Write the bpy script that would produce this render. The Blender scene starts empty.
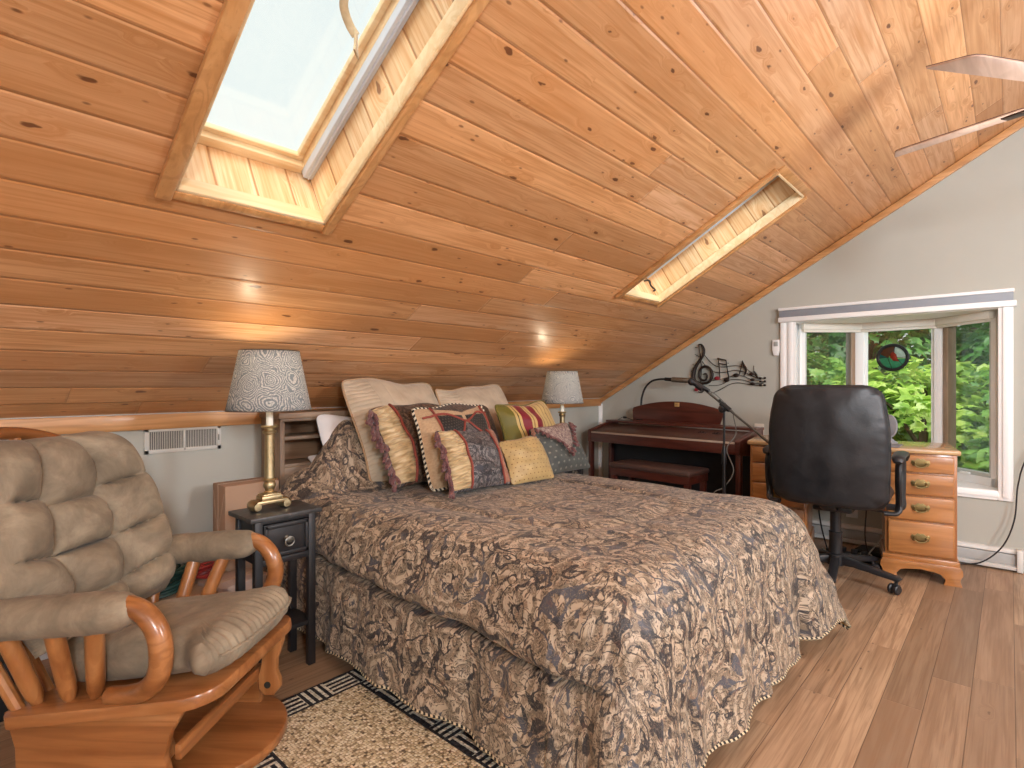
# Attic bedroom with pine ceiling, bed, glider chair, piano and desk.
LAMP_W, FAN_W, FILL_W, SKY_S, SUN_S, EXPO, FAN_A = 2.2, 36.0, 245.0, 1.28, 5.0, 0.08, 72.0
import bpy, bmesh, math, random
from math import pi, sin, cos, sqrt, atan2, radians, exp
from mathutils import Vector, Matrix, noise as mnoise

random.seed(7)
SC = bpy.context.scene
COL = SC.collection


# ---------------------------------------------------------------- helpers
def lin(h):
    h = h.lstrip('#')
    out = []
    for i in (0, 2, 4):
        c = int(h[i:i + 2], 16) / 255
        out.append(c / 12.92 if c <= .04045 else ((c + .055) / 1.055) ** 2.4)
    return (*out, 1.0)


def smooth(a, b, x):
    t = max(0.0, min(1.0, (x - a) / (b - a)))
    return t * t * (3 - 2 * t)


class MB:
    """collects shapes and links them as ONE mesh object"""

    def __init__(s):
        s.v = []
        s.f = []
        s.uv = []
        s.mi = []

    def add(s, verts, faces, uvs=None, mi=0, M=None):
        o = len(s.v)
        s.v += [tuple(M @ Vector(p)) if M is not None else tuple(p) for p in verts]
        for k, fc in enumerate(faces):
            s.f.append([i + o for i in fc])
            s.uv.append([uvs[i] for i in fc] if uvs else None)
            s.mi.append(mi)
        return s

    def bm(s, b, M=None, mi=0):
        b.verts.index_update()
        s.add([v.co.copy() for v in b.verts], [[v.index for v in f.verts] for f in b.faces], None, mi, M)
        b.free()
        return s

    def box(s, lo, hi, bev=0.0, seg=2, M=None, mi=0):
        b = bmesh.new()
        bmesh.ops.create_cube(b, size=1)
        for v in b.verts:
            v.co = Vector([lo[i] + (v.co[i] + .5) * (hi[i] - lo[i]) for i in range(3)])
        if bev > 0:
            bev = min(bev, .45 * min(hi[i] - lo[i] for i in range(3)))
            bmesh.ops.bevel(b, geom=list(b.edges), offset=bev, segments=seg, affect='EDGES', profile=.5)
        return s.bm(b, M, mi)

    def prism(s, pts, h0, h1, axis='z', bev=0.0, M=None, mi=0, seg=2):
        """outline pts extruded along an axis; (a,b) -> z:(x,y) y:(x,z) x:(y,z)"""
        def P(a, b_, h):
            return (a, b_, h) if axis == 'z' else ((a, h, b_) if axis == 'y' else (h, a, b_))
        b = bmesh.new()
        vs0 = [b.verts.new(P(a, c, h0)) for a, c in pts]
        f = b.faces.new(vs0)
        r = bmesh.ops.extrude_face_region(b, geom=[f])
        d = Vector(P(0, 0, h1)) - Vector(P(0, 0, h0))
        for v in [g for g in r['geom'] if isinstance(g, bmesh.types.BMVert)]:
            v.co += d
        bmesh.ops.recalc_face_normals(b, faces=list(b.faces))
        if bev > 0:
            ed = [e for e in b.edges if len(e.link_faces) == 2 and
                  (len(e.link_faces[0].verts) == len(pts)) != (len(e.link_faces[1].verts) == len(pts))]
            if len(pts) == 4:
                ed = list(b.edges)
            bmesh.ops.bevel(b, geom=ed, offset=bev, segments=seg, affect='EDGES', profile=.5)
        bmesh.ops.triangulate(b, faces=[f for f in b.faces if len(f.verts) > 4])
        return s.bm(b, M, mi)

    def lathe(s, prof, n=32, M=None, mi=0, sx=1, sy=1):
        """prof = [(r,z)...]"""
        V, F = [], []
        for r, z in prof:
            for k in range(n):
                a = 2 * pi * k / n
                V.append((r * cos(a) * sx, r * sin(a) * sy, z))
        for i in range(len(prof) - 1):
            for k in range(n):
                k2 = (k + 1) % n
                F.append([i * n + k, i * n + k2, (i + 1) * n + k2, (i + 1) * n + k])
        if prof[0][0] > 1e-5:
            F.append(list(range(n))[::-1])
        if prof[-1][0] > 1e-5:
            F.append([(len(prof) - 1) * n + k for k in range(n)])
        return s.add(V, F, None, mi, M)

    def tube(s, pts, r, n=10, cap=True, sub=0, closed=False, M=None, mi=0, flat=None):
        """swept tube; r a number or list; sub = Catmull-Rom subdivisions"""
        P = [Vector(p) for p in pts]
        R = list(r) if isinstance(r, (list, tuple)) else [r] * len(P)
        if sub:
            Q, RR = [], []
            m = len(P)
            rng = m if closed else m - 1
            for i in range(rng):
                p1, p2 = P[i], P[(i + 1) % m]
                p0 = P[(i - 1) % m] if (closed or i > 0) else p1 * 2 - p2
                p3 = P[(i + 2) % m] if (closed or i + 2 < m) else p2 * 2 - p1
                for k in range(sub):
                    t = k / sub
                    Q.append(.5 * ((2 * p1) + (p2 - p0) * t + (2 * p0 - 5 * p1 + 4 * p2 - p3) * t * t + (3 * p1 - p0 - 3 * p2 + p3) * t ** 3))
                    RR.append(R[i] * (1 - t) + R[(i + 1) % m] * t)
            if not closed:
                Q.append(P[-1]); RR.append(R[-1])
            P, R = Q, RR
        m = len(P)
        V, F, U = [], [], []
        up = None
        dist = 0
        for i in range(m):
            if closed:
                t = P[(i + 1) % m] - P[(i - 1) % m]
            else:
                t = P[min(i + 1, m - 1)] - P[max(i - 1, 0)]
            if t.length < 1e-9:
                t = Vector((0, 0, 1))
            t.normalize()
            if up is None:
                up = Vector((0, 0, 1)) if abs(t.z) < .9 else Vector((1, 0, 0))
            side = t.cross(up)
            if side.length < 1e-6:
                side = t.cross(Vector((1, .3, .1)))
            side.normalize()
            up = side.cross(t).normalized()
            if i:
                dist += (P[i] - P[i - 1]).length
            for k in range(n):
                a = 2 * pi * k / n
                fx, fy = (1, 1) if flat is None else flat
                V.append(P[i] + side * cos(a) * R[i] * fx + up * sin(a) * R[i] * fy)
                U.append((dist, k / n))
        for i in range(m if closed else m - 1):
            j = (i + 1) % m
            for k in range(n):
                k2 = (k + 1) % n
                F.append([i * n + k, j * n + k, j * n + k2, i * n + k2])
        if cap and not closed:
            F.append(list(range(n)))
            F.append([(m - 1) * n + k for k in range(n)][::-1])
        return s.add(V, F, U, mi, M)

    def ball(s, c, r, M=None, mi=0, n=16, sc=(1, 1, 1)):
        b = bmesh.new()
        bmesh.ops.create_uvsphere(b, u_segments=n, v_segments=max(6, n * 2 // 3), radius=r)
        for v in b.verts:
            v.co = Vector((v.co.x * sc[0], v.co.y * sc[1], v.co.z * sc[2])) + Vector(c)
        return s.bm(b, M, mi)

    def torus(s, c, R, r, M=None, mi=0, n=24, m=8, axis='z'):
        pts = []
        for k in range(n):
            a = 2 * pi * k / n
            x, y = R * cos(a), R * sin(a)
            p = (x, y, 0) if axis == 'z' else ((x, 0, y) if axis == 'y' else (0, x, y))
            pts.append((c[0] + p[0], c[1] + p[1], c[2] + p[2]))
        return s.tube(pts, r, n=m, closed=True, M=M, mi=mi)

    def grid(s, fn, nu, nv, M=None, mi=0, uvf=None, flip=False):
        V, F, U = [], [], []
        for j in range(nv + 1):
            for i in range(nu + 1):
                u, v = i / nu, j / nv
                V.append(fn(u, v))
                U.append(uvf(u, v) if uvf else (u, v))
        for j in range(nv):
            for i in range(nu):
                a = j * (nu + 1) + i
                q = [a, a + 1, a + nu + 2, a + nu + 1]
                F.append(q[::-1] if flip else q)
        return s.add(V, F, U, mi, M)

    def build(s, name, mat, parent=None, ang=35, loc=None, smooth_=True, weld=False):
        me = bpy.data.meshes.new(name)
        me.from_pydata(s.v, [], s.f)
        if any(u is not None for u in s.uv):
            l = me.uv_layers.new(name='UVMap')
            i = 0
            for p, u in zip(me.polygons, s.uv):
                for k, li in enumerate(p.loop_indices):
                    if u is not None:
                        l.data[li].uv = u[k]
        mats = mat if isinstance(mat, (list, tuple)) else [mat]
        for m in mats:
            me.materials.append(m)
        for p, k in zip(me.polygons, s.mi):
            p.material_index = k
        if weld:
            b = bmesh.new(); b.from_mesh(me)
            bmesh.ops.remove_doubles(b, verts=b.verts, dist=1e-5)
            b.to_mesh(me); b.free()
        if smooth_:
            for p in me.polygons:
                p.use_smooth = True
            me.set_sharp_from_angle(angle=radians(ang))
        me.update()
        o = bpy.data.objects.new(name, me)
        COL.objects.link(o)
        if parent is not None:
            o.parent = parent
        if loc is not None:
            o.location = loc
        return o


def tag(o, label, cat, group=None):
    o['label'] = label
    o['category'] = cat
    if group:
        o['group'] = group
    return o


def thing(name, label, cat, loc=(0, 0, 0), rz=0.0, group=None):
    o = bpy.data.objects.new(name, None)
    o.empty_display_size = .1
    COL.objects.link(o)
    o.location = loc
    o.rotation_euler = (0, 0, rz)
    return tag(o, label, cat, group)


def struct(o):
    o['kind'] = 'structure'
    return o


def copy_tree(o, parent=None):
    c = o.copy()
    COL.objects.link(c)
    if parent is not None:
        c.parent = parent
    for ch in list(o.children):
        copy_tree(ch, c)
    return c


def frame(origin, ux, uy):
    """matrix whose x,y axes are ux,uy (orthonormalised)"""
    x = Vector(ux).normalized()
    y = Vector(uy)
    y = (y - x * y.dot(x)).normalized()
    z = x.cross(y)
    M = Matrix((x, y, z)).transposed().to_4x4()
    M.translation = Vector(origin)
    return M


def arc(cx, cy, r, a0, a1, n):
    return [(cx + r * cos(radians(a0 + (a1 - a0) * k / n)), cy + r * sin(radians(a0 + (a1 - a0) * k / n))) for k in range(n + 1)]


# ---------------------------------------------------------------- materials
class NT:
    def __init__(s, name):
        s.mat = bpy.data.materials.new(name)
        s.mat.use_nodes = True
        s.nt = s.mat.node_tree
        s.nt.nodes.clear()
        s.out = s.nt.nodes.new('ShaderNodeOutputMaterial')

    def node(s, typ, ins=None, **at):
        n = s.nt.nodes.new('ShaderNode' + typ)
        for k, v in at.items():
            setattr(n, k, v)
        for k, v in (ins or {}).items():
            if v is None:
                continue
            if isinstance(v, bpy.types.NodeSocket):
                s.nt.links.new(v, n.inputs[k])
            else:
                n.inputs[k].default_value = v
        return n

    def m(s, op, a, b=None, c=None, clamp=False):
        n = s.node('Math', {0: a, 1: b, 2: c}, operation=op, use_clamp=clamp)
        return n.outputs[0]

    def vm(s, op, a, b=None, sc=None):
        n = s.node('VectorMath', {0: a, 1: b}, operation=op)
        if sc is not None:
            n.inputs['Scale'].default_value = sc
        return n.outputs[0]

    def obj(s):
        return s.node('TexCoord').outputs['Object']

    def uv(s):
        return s.node('TexCoord').outputs['UV']

    def sep(s, v):
        n = s.node('SeparateXYZ', {0: v})
        return n.outputs[0], n.outputs[1], n.outputs[2]

    def comb(s, x=0.0, y=0.0, z=0.0):
        return s.node('CombineXYZ', {0: x, 1: y, 2: z}).outputs[0]

    def scale(s, v, xyz):
        return s.node('Mapping', {'Vector': v, 'Scale': xyz}).outputs[0]

    def noise(s, v, sc=5.0, det=3.0, rough=.5, dist=0.0, colr=False):
        n = s.node('TexNoise', {'Vector': v, 'Scale': sc, 'Detail': det, 'Roughness': rough, 'Distortion': dist})
        return n.outputs['Color' if colr else 0]

    def vor(s, v, sc=5.0, feat='F1', rand=1.0, out='Distance'):
        n = s.node('TexVoronoi', {'Vector': v, 'Scale': sc, 'Randomness': rand}, feature=feat)
        return n.outputs[out]

    def wnoise(s, v):
        n = s.node('TexWhiteNoise', {'Vector': v}, noise_dimensions='3D')
        return n.outputs[0]

    def ramp(s, f, stops, interp='LINEAR'):
        n = s.node('ValToRGB', {0: f})
        cr = n.color_ramp
        cr.interpolation = interp
        while len(cr.elements) < len(stops):
            cr.elements.new(.5)
        for e, (p, c) in zip(cr.elements, stops):
            e.position = p
            e.color = lin(c) if isinstance(c, str) else ((c, c, c, 1) if isinstance(c, (int, float)) else c)
        return n.outputs[0]

    def mix(s, f, a, b, blend='MIX'):
        n = s.node('Mix', data_type='RGBA', blend_type=blend)
        for k, v in ((0, f), (6, a), (7, b)):
            if isinstance(v, str):
                v = lin(v)
            if isinstance(v, bpy.types.NodeSocket):
                s.nt.links.new(v, n.inputs[k])
            else:
                n.inputs[k].default_value = v
        return n.outputs[2]

    def hsv(s, c, h=.5, sat=1.0, val=1.0):
        return s.node('HueSaturation', {'Color': c, 'Hue': h, 'Saturation': sat, 'Value': val}).outputs[0]

    def step(s, x, a, b):
        n = s.node('MapRange', {0: x, 1: a, 2: b, 3: 0.0, 4: 1.0}, interpolation_type='SMOOTHSTEP')
        return n.outputs[0]

    def bump(s, h, st=.3, d=.01):
        return s.node('Bump', {'Height': h, 'Strength': st, 'Distance': d}).outputs[0]

    def bsdf(s, color, rough=.5, metal=0.0, normal=None, spec=.5, coat=0.0, sheen=0.0, **kw):
        if isinstance(color, str):
            color = lin(color)
        ins = {'Base Color': color, 'Roughness': rough, 'Metallic': metal, 'Normal': normal, 'Specular IOR Level': spec,
               'Coat Weight': coat, 'Coat Roughness': .15, 'Sheen Weight': sheen, 'Sheen Roughness': .4}
        ins.update(kw)
        return s.node('BsdfPrincipled', ins).outputs[0]

    def done(s, sh):
        s.nt.links.new(sh, s.out.inputs[0])
        return s.mat


def plain(name, c, rough=.5, metal=0.0, coat=0.0, var=.08, nscale=30.0, bump=0.0, spec=.5, sheen=0.0):
    t = NT(name)
    o = t.obj()
    n = t.noise(o, nscale, 4)
    v = t.m('MULTIPLY_ADD', n, var * 2, 1 - var)
    cc = t.hsv(lin(c), val=v)
    nrm = t.bump(t.noise(o, nscale * 6, 3), bump, .004) if bump else None
    return t.done(t.bsdf(cc, rough, metal, nrm, spec, coat, sheen))


def planks(name, width, length, cols, knots=1.0, groove='#6a3d1c', gw=.02, rough=.4, coat=0.0, knot='#4a2410', off=0.0, grain=1.0,
           streak='#a8683a', spec=.5, bstr=.5, kscale=1.0, groove_mix=.85, vary=.2, bev=.06):
    """boards along u, of a width across v, from a UV map in metres"""
    t = NT(name)
    u, v, _ = t.sep(t.uv())
    r = t.m('DIVIDE', t.m('ADD', v, off), width)
    row = t.m('FLOOR', r)
    fv = t.m('FRACT', r)
    rr = t.wnoise(t.comb(row, 3.7, 1.1))
    q = t.m('DIVIDE', t.m('MULTIPLY_ADD', rr, length * 3.3, u), length)
    colm = t.m('FLOOR', q)
    fq = t.m('FRACT', q)
    idn = t.wnoise(t.comb(row, colm, 9.3))
    id2 = t.wnoise(t.comb(colm, row, 4.1))
    # grain
    gv = t.comb(t.m('MULTIPLY_ADD', idn, 31.0, t.m('MULTIPLY', u, 1.6)), t.m('MULTIPLY', v, 22.0), t.m('MULTIPLY', id2, 17.0))
    # knots
    kv = t.comb(t.m('MULTIPLY_ADD', idn, 13.0, t.m('MULTIPLY', u, 4.2 * kscale)), t.m('MULTIPLY_ADD', id2, 7.0, t.m('MULTIPLY', v, 11.0 * kscale)), 0.0)
    kvw = t.vm('ADD', kv, t.vm('SCALE', t.noise(kv, 3.0, 2, colr=True), sc=.25))
    kn = t.node('TexVoronoi', {'Vector': kvw, 'Scale': 1.0}, feature='F1')
    kd, kc = kn.outputs['Distance'], t.sep(kn.outputs['Color'])
    has = t.m('GREATER_THAN', kc[0], 1 - .46 * knots)
    size = t.m('MULTIPLY_ADD', kc[1], .11, .05)
    core = t.m('MULTIPLY', has, t.m('SUBTRACT', 1.0, t.step(kd, t.m('MULTIPLY', size, .7), size)))
    halo = t.m('MULTIPLY', has, t.m('SUBTRACT', 1.0, t.step(kd, size, t.m('MULTIPLY', size, 3.6))))
    g1 = t.noise(t.vm('ADD', gv, t.comb(0.0, t.m('MULTIPLY', halo, 1.6), 0.0)), 1.0, 4, .55, .6)
    ringv = t.m('SINE', t.m('MULTIPLY', t.noise(t.vm('ADD', gv, t.comb(0.0, t.m('MULTIPLY', halo, 1.2), 0.0)), .35, 2, .5, .3), 55.0))
    fine = t.noise(t.comb(t.m('MULTIPLY', u, 6.0), t.m('MULTIPLY', v, 260.0), idn), 1.0, 3)
    med = t.noise(t.vm('ADD', t.comb(t.m('MULTIPLY_ADD', idn, 19.0, t.m('MULTIPLY', u, 2.6)), t.m('MULTIPLY', v, 95.0), id2), t.comb(0.0, t.m('MULTIPLY', halo, 3.0), 0.0)), 1.0, 4, .6, .4)
    pn = t.node('TexVoronoi', {'Vector': t.comb(t.m('MULTIPLY_ADD', idn, 5.0, t.m('MULTIPLY', u, 11.0)), t.m('MULTIPLY', v, 26.0), 0.0), 'Scale': 1.0}, feature='F1')
    pin = t.m('MULTIPLY', t.m('GREATER_THAN', t.sep(pn.outputs['Color'])[0], 1 - .24 * knots), t.m('SUBTRACT', 1.0, t.step(pn.outputs['Distance'], .06, .15)))
    base = t.ramp(idn, [(0, cols[0]), (.35, cols[1]), (.7, cols[2]), (1, cols[3 % len(cols)])])
    c = t.mix(t.m('MULTIPLY', t.step(g1, .42, .72), .6 * grain), base, streak)
    c = t.mix(t.m('MULTIPLY', t.step(ringv, .2, 1.0), .28 * grain), c, streak)
    c = t.mix(t.m('MULTIPLY', t.step(fine, .5, .8), .22 * grain), c, streak)
    c = t.mix(t.m('MULTIPLY', t.step(med, .42, .70), .78 * grain), c, streak)
    c = t.mix(t.m('MULTIPLY', halo, .42), c, streak)
    c = t.mix(t.m('MULTIPLY', pin, .7), c, knot)
    c = t.mix(t.m('MULTIPLY', core, .85), c, knot)
    c = t.hsv(c, val=t.m('MULTIPLY_ADD', id2, vary, 1.0 - vary * .5))
    e = t.m('MINIMUM', fv, t.m('SUBTRACT', 1.0, fv))
    gr = t.m('SUBTRACT', 1.0, t.step(e, gw * .35, gw))
    eq = t.m('MULTIPLY', t.m('MINIMUM', fq, t.m('SUBTRACT', 1.0, fq)), length / width)
    gb = t.m('MULTIPLY', t.m('SUBTRACT', 1.0, t.step(eq, gw * .2, gw * .5)), .8)
    gg = t.m('MAXIMUM', gr, gb)
    c = t.mix(t.m('MULTIPLY', gg, groove_mix), c, groove)
    vee = t.m('MINIMUM', t.m('MINIMUM', e, t.m('MULTIPLY', eq, 1.0)), bev)
    h = t.m('MULTIPLY_ADD', t.m('DIVIDE', vee, bev), 1.0, t.m('MULTIPLY', fine, .05))
    h = t.m('MULTIPLY_ADD', med, .05, h)
    nrm = t.bump(h, bstr, .004)
    rg = t.m('MULTIPLY_ADD', g1, .15, rough - .07)
    return t.done(t.bsdf(c, rg, 0.0, nrm, spec, coat))


def wood(name, a, b, c, axis=0, scale=1.0, rough=.35, coat=.2, spec=.5, bstr=.08, ring=1.0):
    """solid wood with grain along an object axis"""
    t = NT(name)
    o = t.obj()
    sc = [16.0 * scale] * 3
    sc[axis] = 1.5 * scale
    p = t.scale(o, sc)
    n1 = t.noise(p, 1.0, 4, .55, .8)
    n2 = t.noise(t.scale(o, [x * (9 if i != axis else 4) for i, x in enumerate(sc)]), 1.0, 3)
    rg = t.m('SINE', t.m('MULTIPLY', t.noise(p, .45, 2, .5, .4), 60.0))
    cc = t.ramp(n1, [(.25, a), (.5, b), (.8, c)])
    cc = t.mix(t.m('MULTIPLY', t.step(rg, .1, 1.0), .35 * ring), cc, c)
    cc = t.mix(t.m('MULTIPLY', t.step(n2, .55, .8), .35), cc, c)
    return t.done(t.bsdf(cc, rough, 0.0, t.bump(n2, bstr, .003), spec, coat))


def metal(name, c, rough=.3):
    t = NT(name)
    n = t.noise(t.obj(), 60, 4)
    return t.done(t.bsdf(t.hsv(lin(c), val=t.m('MULTIPLY_ADD', n, .5, .7)), t.m('MULTIPLY_ADD', n, .3, rough - .1), 1.0))


def scrolls(t, p, s1, s2):
    """paisley-like fields: big medallion rings, small scrolls, leaf ground"""
    w = t.vm('ADD', p, t.vm('SCALE', t.vm('SUBTRACT', t.noise(p, s1 * .9, 3, colr=True), (.5, .5, .5)), sc=.9 / s1))
    d1 = t.vor(w, s1, rand=.55)
    w2 = t.vm('ADD', p, t.vm('SCALE', t.vm('SUBTRACT', t.noise(p, s2 * .8, 2, colr=True), (.5, .5, .5)), sc=1.0 / s2))
    d2 = t.vor(w2, s2, rand=.9)
    e1 = t.vor(w, s1, feat='DISTANCE_TO_EDGE', rand=.55)
    e2 = t.vor(w2, s2 * .45, feat='DISTANCE_TO_EDGE', rand=1.0)
    return d1, d2, e1, e2


def damask(name, ground='#302f33', mid='#80715f', light='#b7a690', line='#473d36', per=(.40, .54), fs=1.0, rough=.46, sheen=.1, accent='#4d5059', dark=.34):
    """woven damask: half-drop medallions of concentric scrolls on a broken dark ground"""
    t = NT(name)
    p0 = t.uv()
    wv = t.vm('SCALE', t.vm('SUBTRACT', t.noise(p0, 9.0 * fs, 3, colr=True), (.5, .5, .5)), sc=.07 / fs)
    u, v, _ = t.sep(t.vm('ADD', p0, wv))
    g = t.m('MULTIPLY', t.m('COSINE', t.m('MULTIPLY', u, 2 * pi / per[0])), t.m('COSINE', t.m('MULTIPLY', v, 2 * pi / per[1])))
    ag = t.m('ABSOLUTE', g)
    n1 = t.noise(p0, 24.0 * fs, 2, .5, .8)
    n2 = t.noise(p0, 48.0 * fs, 2, .5, .5)
    curl = t.m('SINE', t.m('MULTIPLY', n1, 44.0))
    curl2 = t.m('SINE', t.m('MULTIPLY', n2, 40.0))
    ring = t.m('SINE', t.m('ADD', t.m('MULTIPLY', ag, 17.0), t.m('MULTIPLY', n1, 7.0)))
    c = t.mix(t.step(ring, -.5, .5), mid, light)
    c = t.mix(t.m('MULTIPLY', t.step(curl, .25, .8), .85), c, line)
    c = t.mix(t.m('MULTIPLY', t.step(curl2, .5, .95), .55), c, light)
    n3 = t.noise(t.vm('ADD', p0, t.vm('SCALE', wv, sc=.8)), 8.5 * fs, 2, .45, .9)
    band = t.m('SINE', t.m('ADD', t.m('MULTIPLY', n3, 34.0), t.m('MULTIPLY', ag, 3.0)))
    lat = t.m('SUBTRACT', 1.0, t.step(ag, .0, .45))
    gm = t.step(t.m('ADD', t.m('MULTIPLY_ADD', lat, dark, band), t.m('MULTIPLY', curl, .10)), .72, .92)
    gcol = t.mix(t.step(t.noise(p0, 6.0 * fs, 2), .5, .6), ground, accent)
    gcol = t.mix(t.m('MULTIPLY', t.step(curl2, .72, .98), .6), gcol, mid)
    c = t.mix(t.m('MULTIPLY', gm, .97), c, gcol)
    c = t.mix(t.m('MULTIPLY', t.step(t.noise(p0, 26.0 * fs, 2), .62, .72), .3), c, '#7c5242')
    weave = t.noise(t.scale(p0, (420, 160, 1)), 1.0, 2)
    h = t.m('ADD', t.m('MULTIPLY', curl, .25), t.m('MULTIPLY', weave, .5))
    crinkle = t.noise(t.vm('ADD', p0, t.vm('SCALE', t.noise(p0, 12, 2, colr=True), sc=.05)), 26, 5, .6)
    h = t.m('MULTIPLY_ADD', crinkle, 2.4, h)
    return t.done(t.bsdf(c, rough, 0.0, t.bump(h, .4, .004), .5, 0.0, sheen))


def fabric(name, c1, c2, sc=9.0, rough=.85, sheen=.3, bstr=.25, weave=220.0, uv=False):
    t = NT(name)
    p = t.uv() if uv else t.obj()
    n = t.noise(p, sc, 5, .6)
    c = t.ramp(n, [(.3, c1), (.7, c2)])
    w = t.noise(p, weave, 2)
    return t.done(t.bsdf(c, rough, 0.0, t.bump(t.m('ADD', w, t.m('MULTIPLY', n, 1.5)), bstr, .003), .3, 0.0, sheen))

# ================================================================ the setting
XG, XL = 4.5, -2.6            # gable wall with the bay window, opposite gable
YK, YF = 2.94, -4.94          # knee walls
ZK, S30 = .995, math.tan(radians(30))
RIDGE_Y = -1.0
RIDGE_Z = ZK + S30 * (YK - RIDGE_Y)
LS = (YK - RIDGE_Y) / cos(radians(30))     # slope length

M_pine = planks('pine_ceiling_boards', .130, 3.4, ['#cf9a68', '#dca878', '#bf8756', '#dfb188'], knots=1.5, groove='#8a5228', gw=.018, rough=.38,
                streak='#b67c48', knot='#5a2f18', off=.02, coat=.08, bstr=.6, kscale=1.35, vary=.3, groove_mix=.7)
M_liner = planks('pine_liner_boards', .125, 3.0, ['#e6c596', '#ebcfa6', '#e0bb8a', '#e8c89c'], knots=.7, groove='#a8703c', gw=.04, rough=.42,
                 streak='#cd955c', knot='#7a4a28')
M_floor = planks('laminate_floor', .1185, 1.25, ['#b59576', '#997c62', '#c2a484', '#876e57'], knots=.35, groove='#4a3526', gw=.014, rough=.36,
                 streak='#86684e', knot='#5a4232', off=.0135, spec=.45, bstr=.2, kscale=1.2, groove_mix=.75, vary=.34, bev=.02, grain=1.15)
M_trim = wood('pine_trim', '#d3a06c', '#c8935c', '#a06c3c', axis=0, rough=.4, coat=.15)
M_trim_y = wood('pine_trim_rake', '#d3a06c', '#c8935c', '#a06c3c', axis=1, rough=.4, coat=.15)
M_wall = plain('wall_paint', '#b3b3a9', .75, var=.02, nscale=8, bump=.05)
M_white = plain('white_paint', '#f0f0ee', .4, var=.02)
M_cream = plain('cream_blind', '#e4ddd0', .7, var=.03)
M_silver = plain('silver_track', '#c6ccd3', .35, var=.04)
M_black = plain('black_plastic', '#1b1b1d', .45, var=.2)
M_dark = plain('recess_shade', '#26251f', .8)  # dark colour standing for the shade inside openings

# floor
fl = MB().grid(lambda u, v: (XL + u * (XG - XL), YF + v * (YK - YF), 0), 1, 1, uvf=lambda u, v: (XL + u * (XG - XL), YF + v * (YK - YF)))
fl.box((XL, YF, -.25), (XG, YK, -.004))
struct(fl.build('floor', M_floor))

# ceiling slope with the two skylight openings (board coordinates: x, s = distance up the slope from the knee wall)
def onslope(x, s, h=0.0):
    """point on the slope; h = distance out through the roof"""
    return (x, YK - s * cos(radians(30)) + h * .5, ZK + s * .5 + h * cos(radians(30)))

SKY = [(.50, .962, 1.375, 2.40), (2.915, 3.405, 1.375, 2.40)]
xs = sorted([XL - .1] + [v for k in SKY for v in k[:2]] + [XG + .1])
ss = [-.15, 1.375, 2.40, LS + .02]
ce = MB()
for i in range(len(xs) - 1):
    for j in range(len(ss) - 1):
        if j == 1 and any(abs(xs[i] - k[0]) < 1e-6 for k in SKY):
            continue
        x0, x1, s0, s1 = xs[i], xs[i + 1], ss[j], ss[j + 1]
        V = [onslope(x0, s0), onslope(x1, s0), onslope(x1, s1), onslope(x0, s1)]
        V2 = [onslope(x0, s0, .05), onslope(x1, s0, .05), onslope(x1, s1, .05), onslope(x0, s1, .05)]
        U = [(x0, s0), (x1, s0), (x1, s1), (x0, s1)]
        ce.add(V + V2, [[0, 1, 2, 3], [7, 6, 5, 4], [0, 4, 5, 1], [1, 5, 6, 2], [2, 6, 7, 3], [3, 7, 4, 0]], U + U)
# the other slope, behind the camera
def onslope2(x, s, h=0.0):
    return (x, RIDGE_Y - s * cos(radians(30)) - h * .5, RIDGE_Z - s * .5 + h * cos(radians(30)))
V = [onslope2(XL - .1, -.02), onslope2(XG + .1, -.02), onslope2(XG + .1, LS + .15), onslope2(XL - .1, LS + .15)]
V2 = [onslope2(XL - .1, -.02, .05), onslope2(XG + .1, -.02, .05), onslope2(XG + .1, LS + .15, .05), onslope2(XL - .1, LS + .15, .05)]
U = [(XL, .1), (XG, .1), (XG, LS), (XL, LS)]
ce.add(V + V2, [[0, 1, 2, 3], [7, 6, 5, 4], [0, 4, 5, 1], [1, 5, 6, 2], [2, 6, 7, 3], [3, 7, 4, 0]], U + U)
struct(ce.build('ceiling', M_pine, smooth_=False))

# walls
w = MB().box((XL - .1, YK, -.2), (XG + .12, YK + .1, 1.05))
struct(w.build('wall_left', M_wall))
w = MB().box((XL - .1, YF - .1, -.2), (XG + .12, YF, 1.05))
struct(w.build('wall_right', M_wall))
def gable(x0, x1, hole=None):
    b = MB()
    def ztop(y):
        return ZK + S30 * (YK - y) + .03 if y > RIDGE_Y else ZK + S30 * (y - YF) + .03
    ys = [YF, RIDGE_Y, YK]
    if hole:
        ys += [hole[0], hole[1]]
    ys = sorted(ys)
    for a, c in zip(ys, ys[1:]):
        zs = [(-.2, None)]
        if hole and a >= hole[0] - 1e-6 and c <= hole[1] + 1e-6:
            b.box((x0, a, -.2), (x1, c, hole[2]))
            zb = hole[3]
        else:
            zb = -.2
        b.prism([(a, zb), (c, zb), (c, ztop(c)), (a, ztop(a))], x0, x1, axis='x')
    return b
WIN = (.025, 1.235, .47, 1.60)
struct(gable(XG, XG + .12, WIN).build('wall_front', M_wall, smooth_=False))
WL = (-2.3, .9, .5, 2.1)  # added opening, out of view, that lets sky light into the room
struct(gable(XL - .12, XL, WL).build('wall_back', M_wall, smooth_=False))

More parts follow.
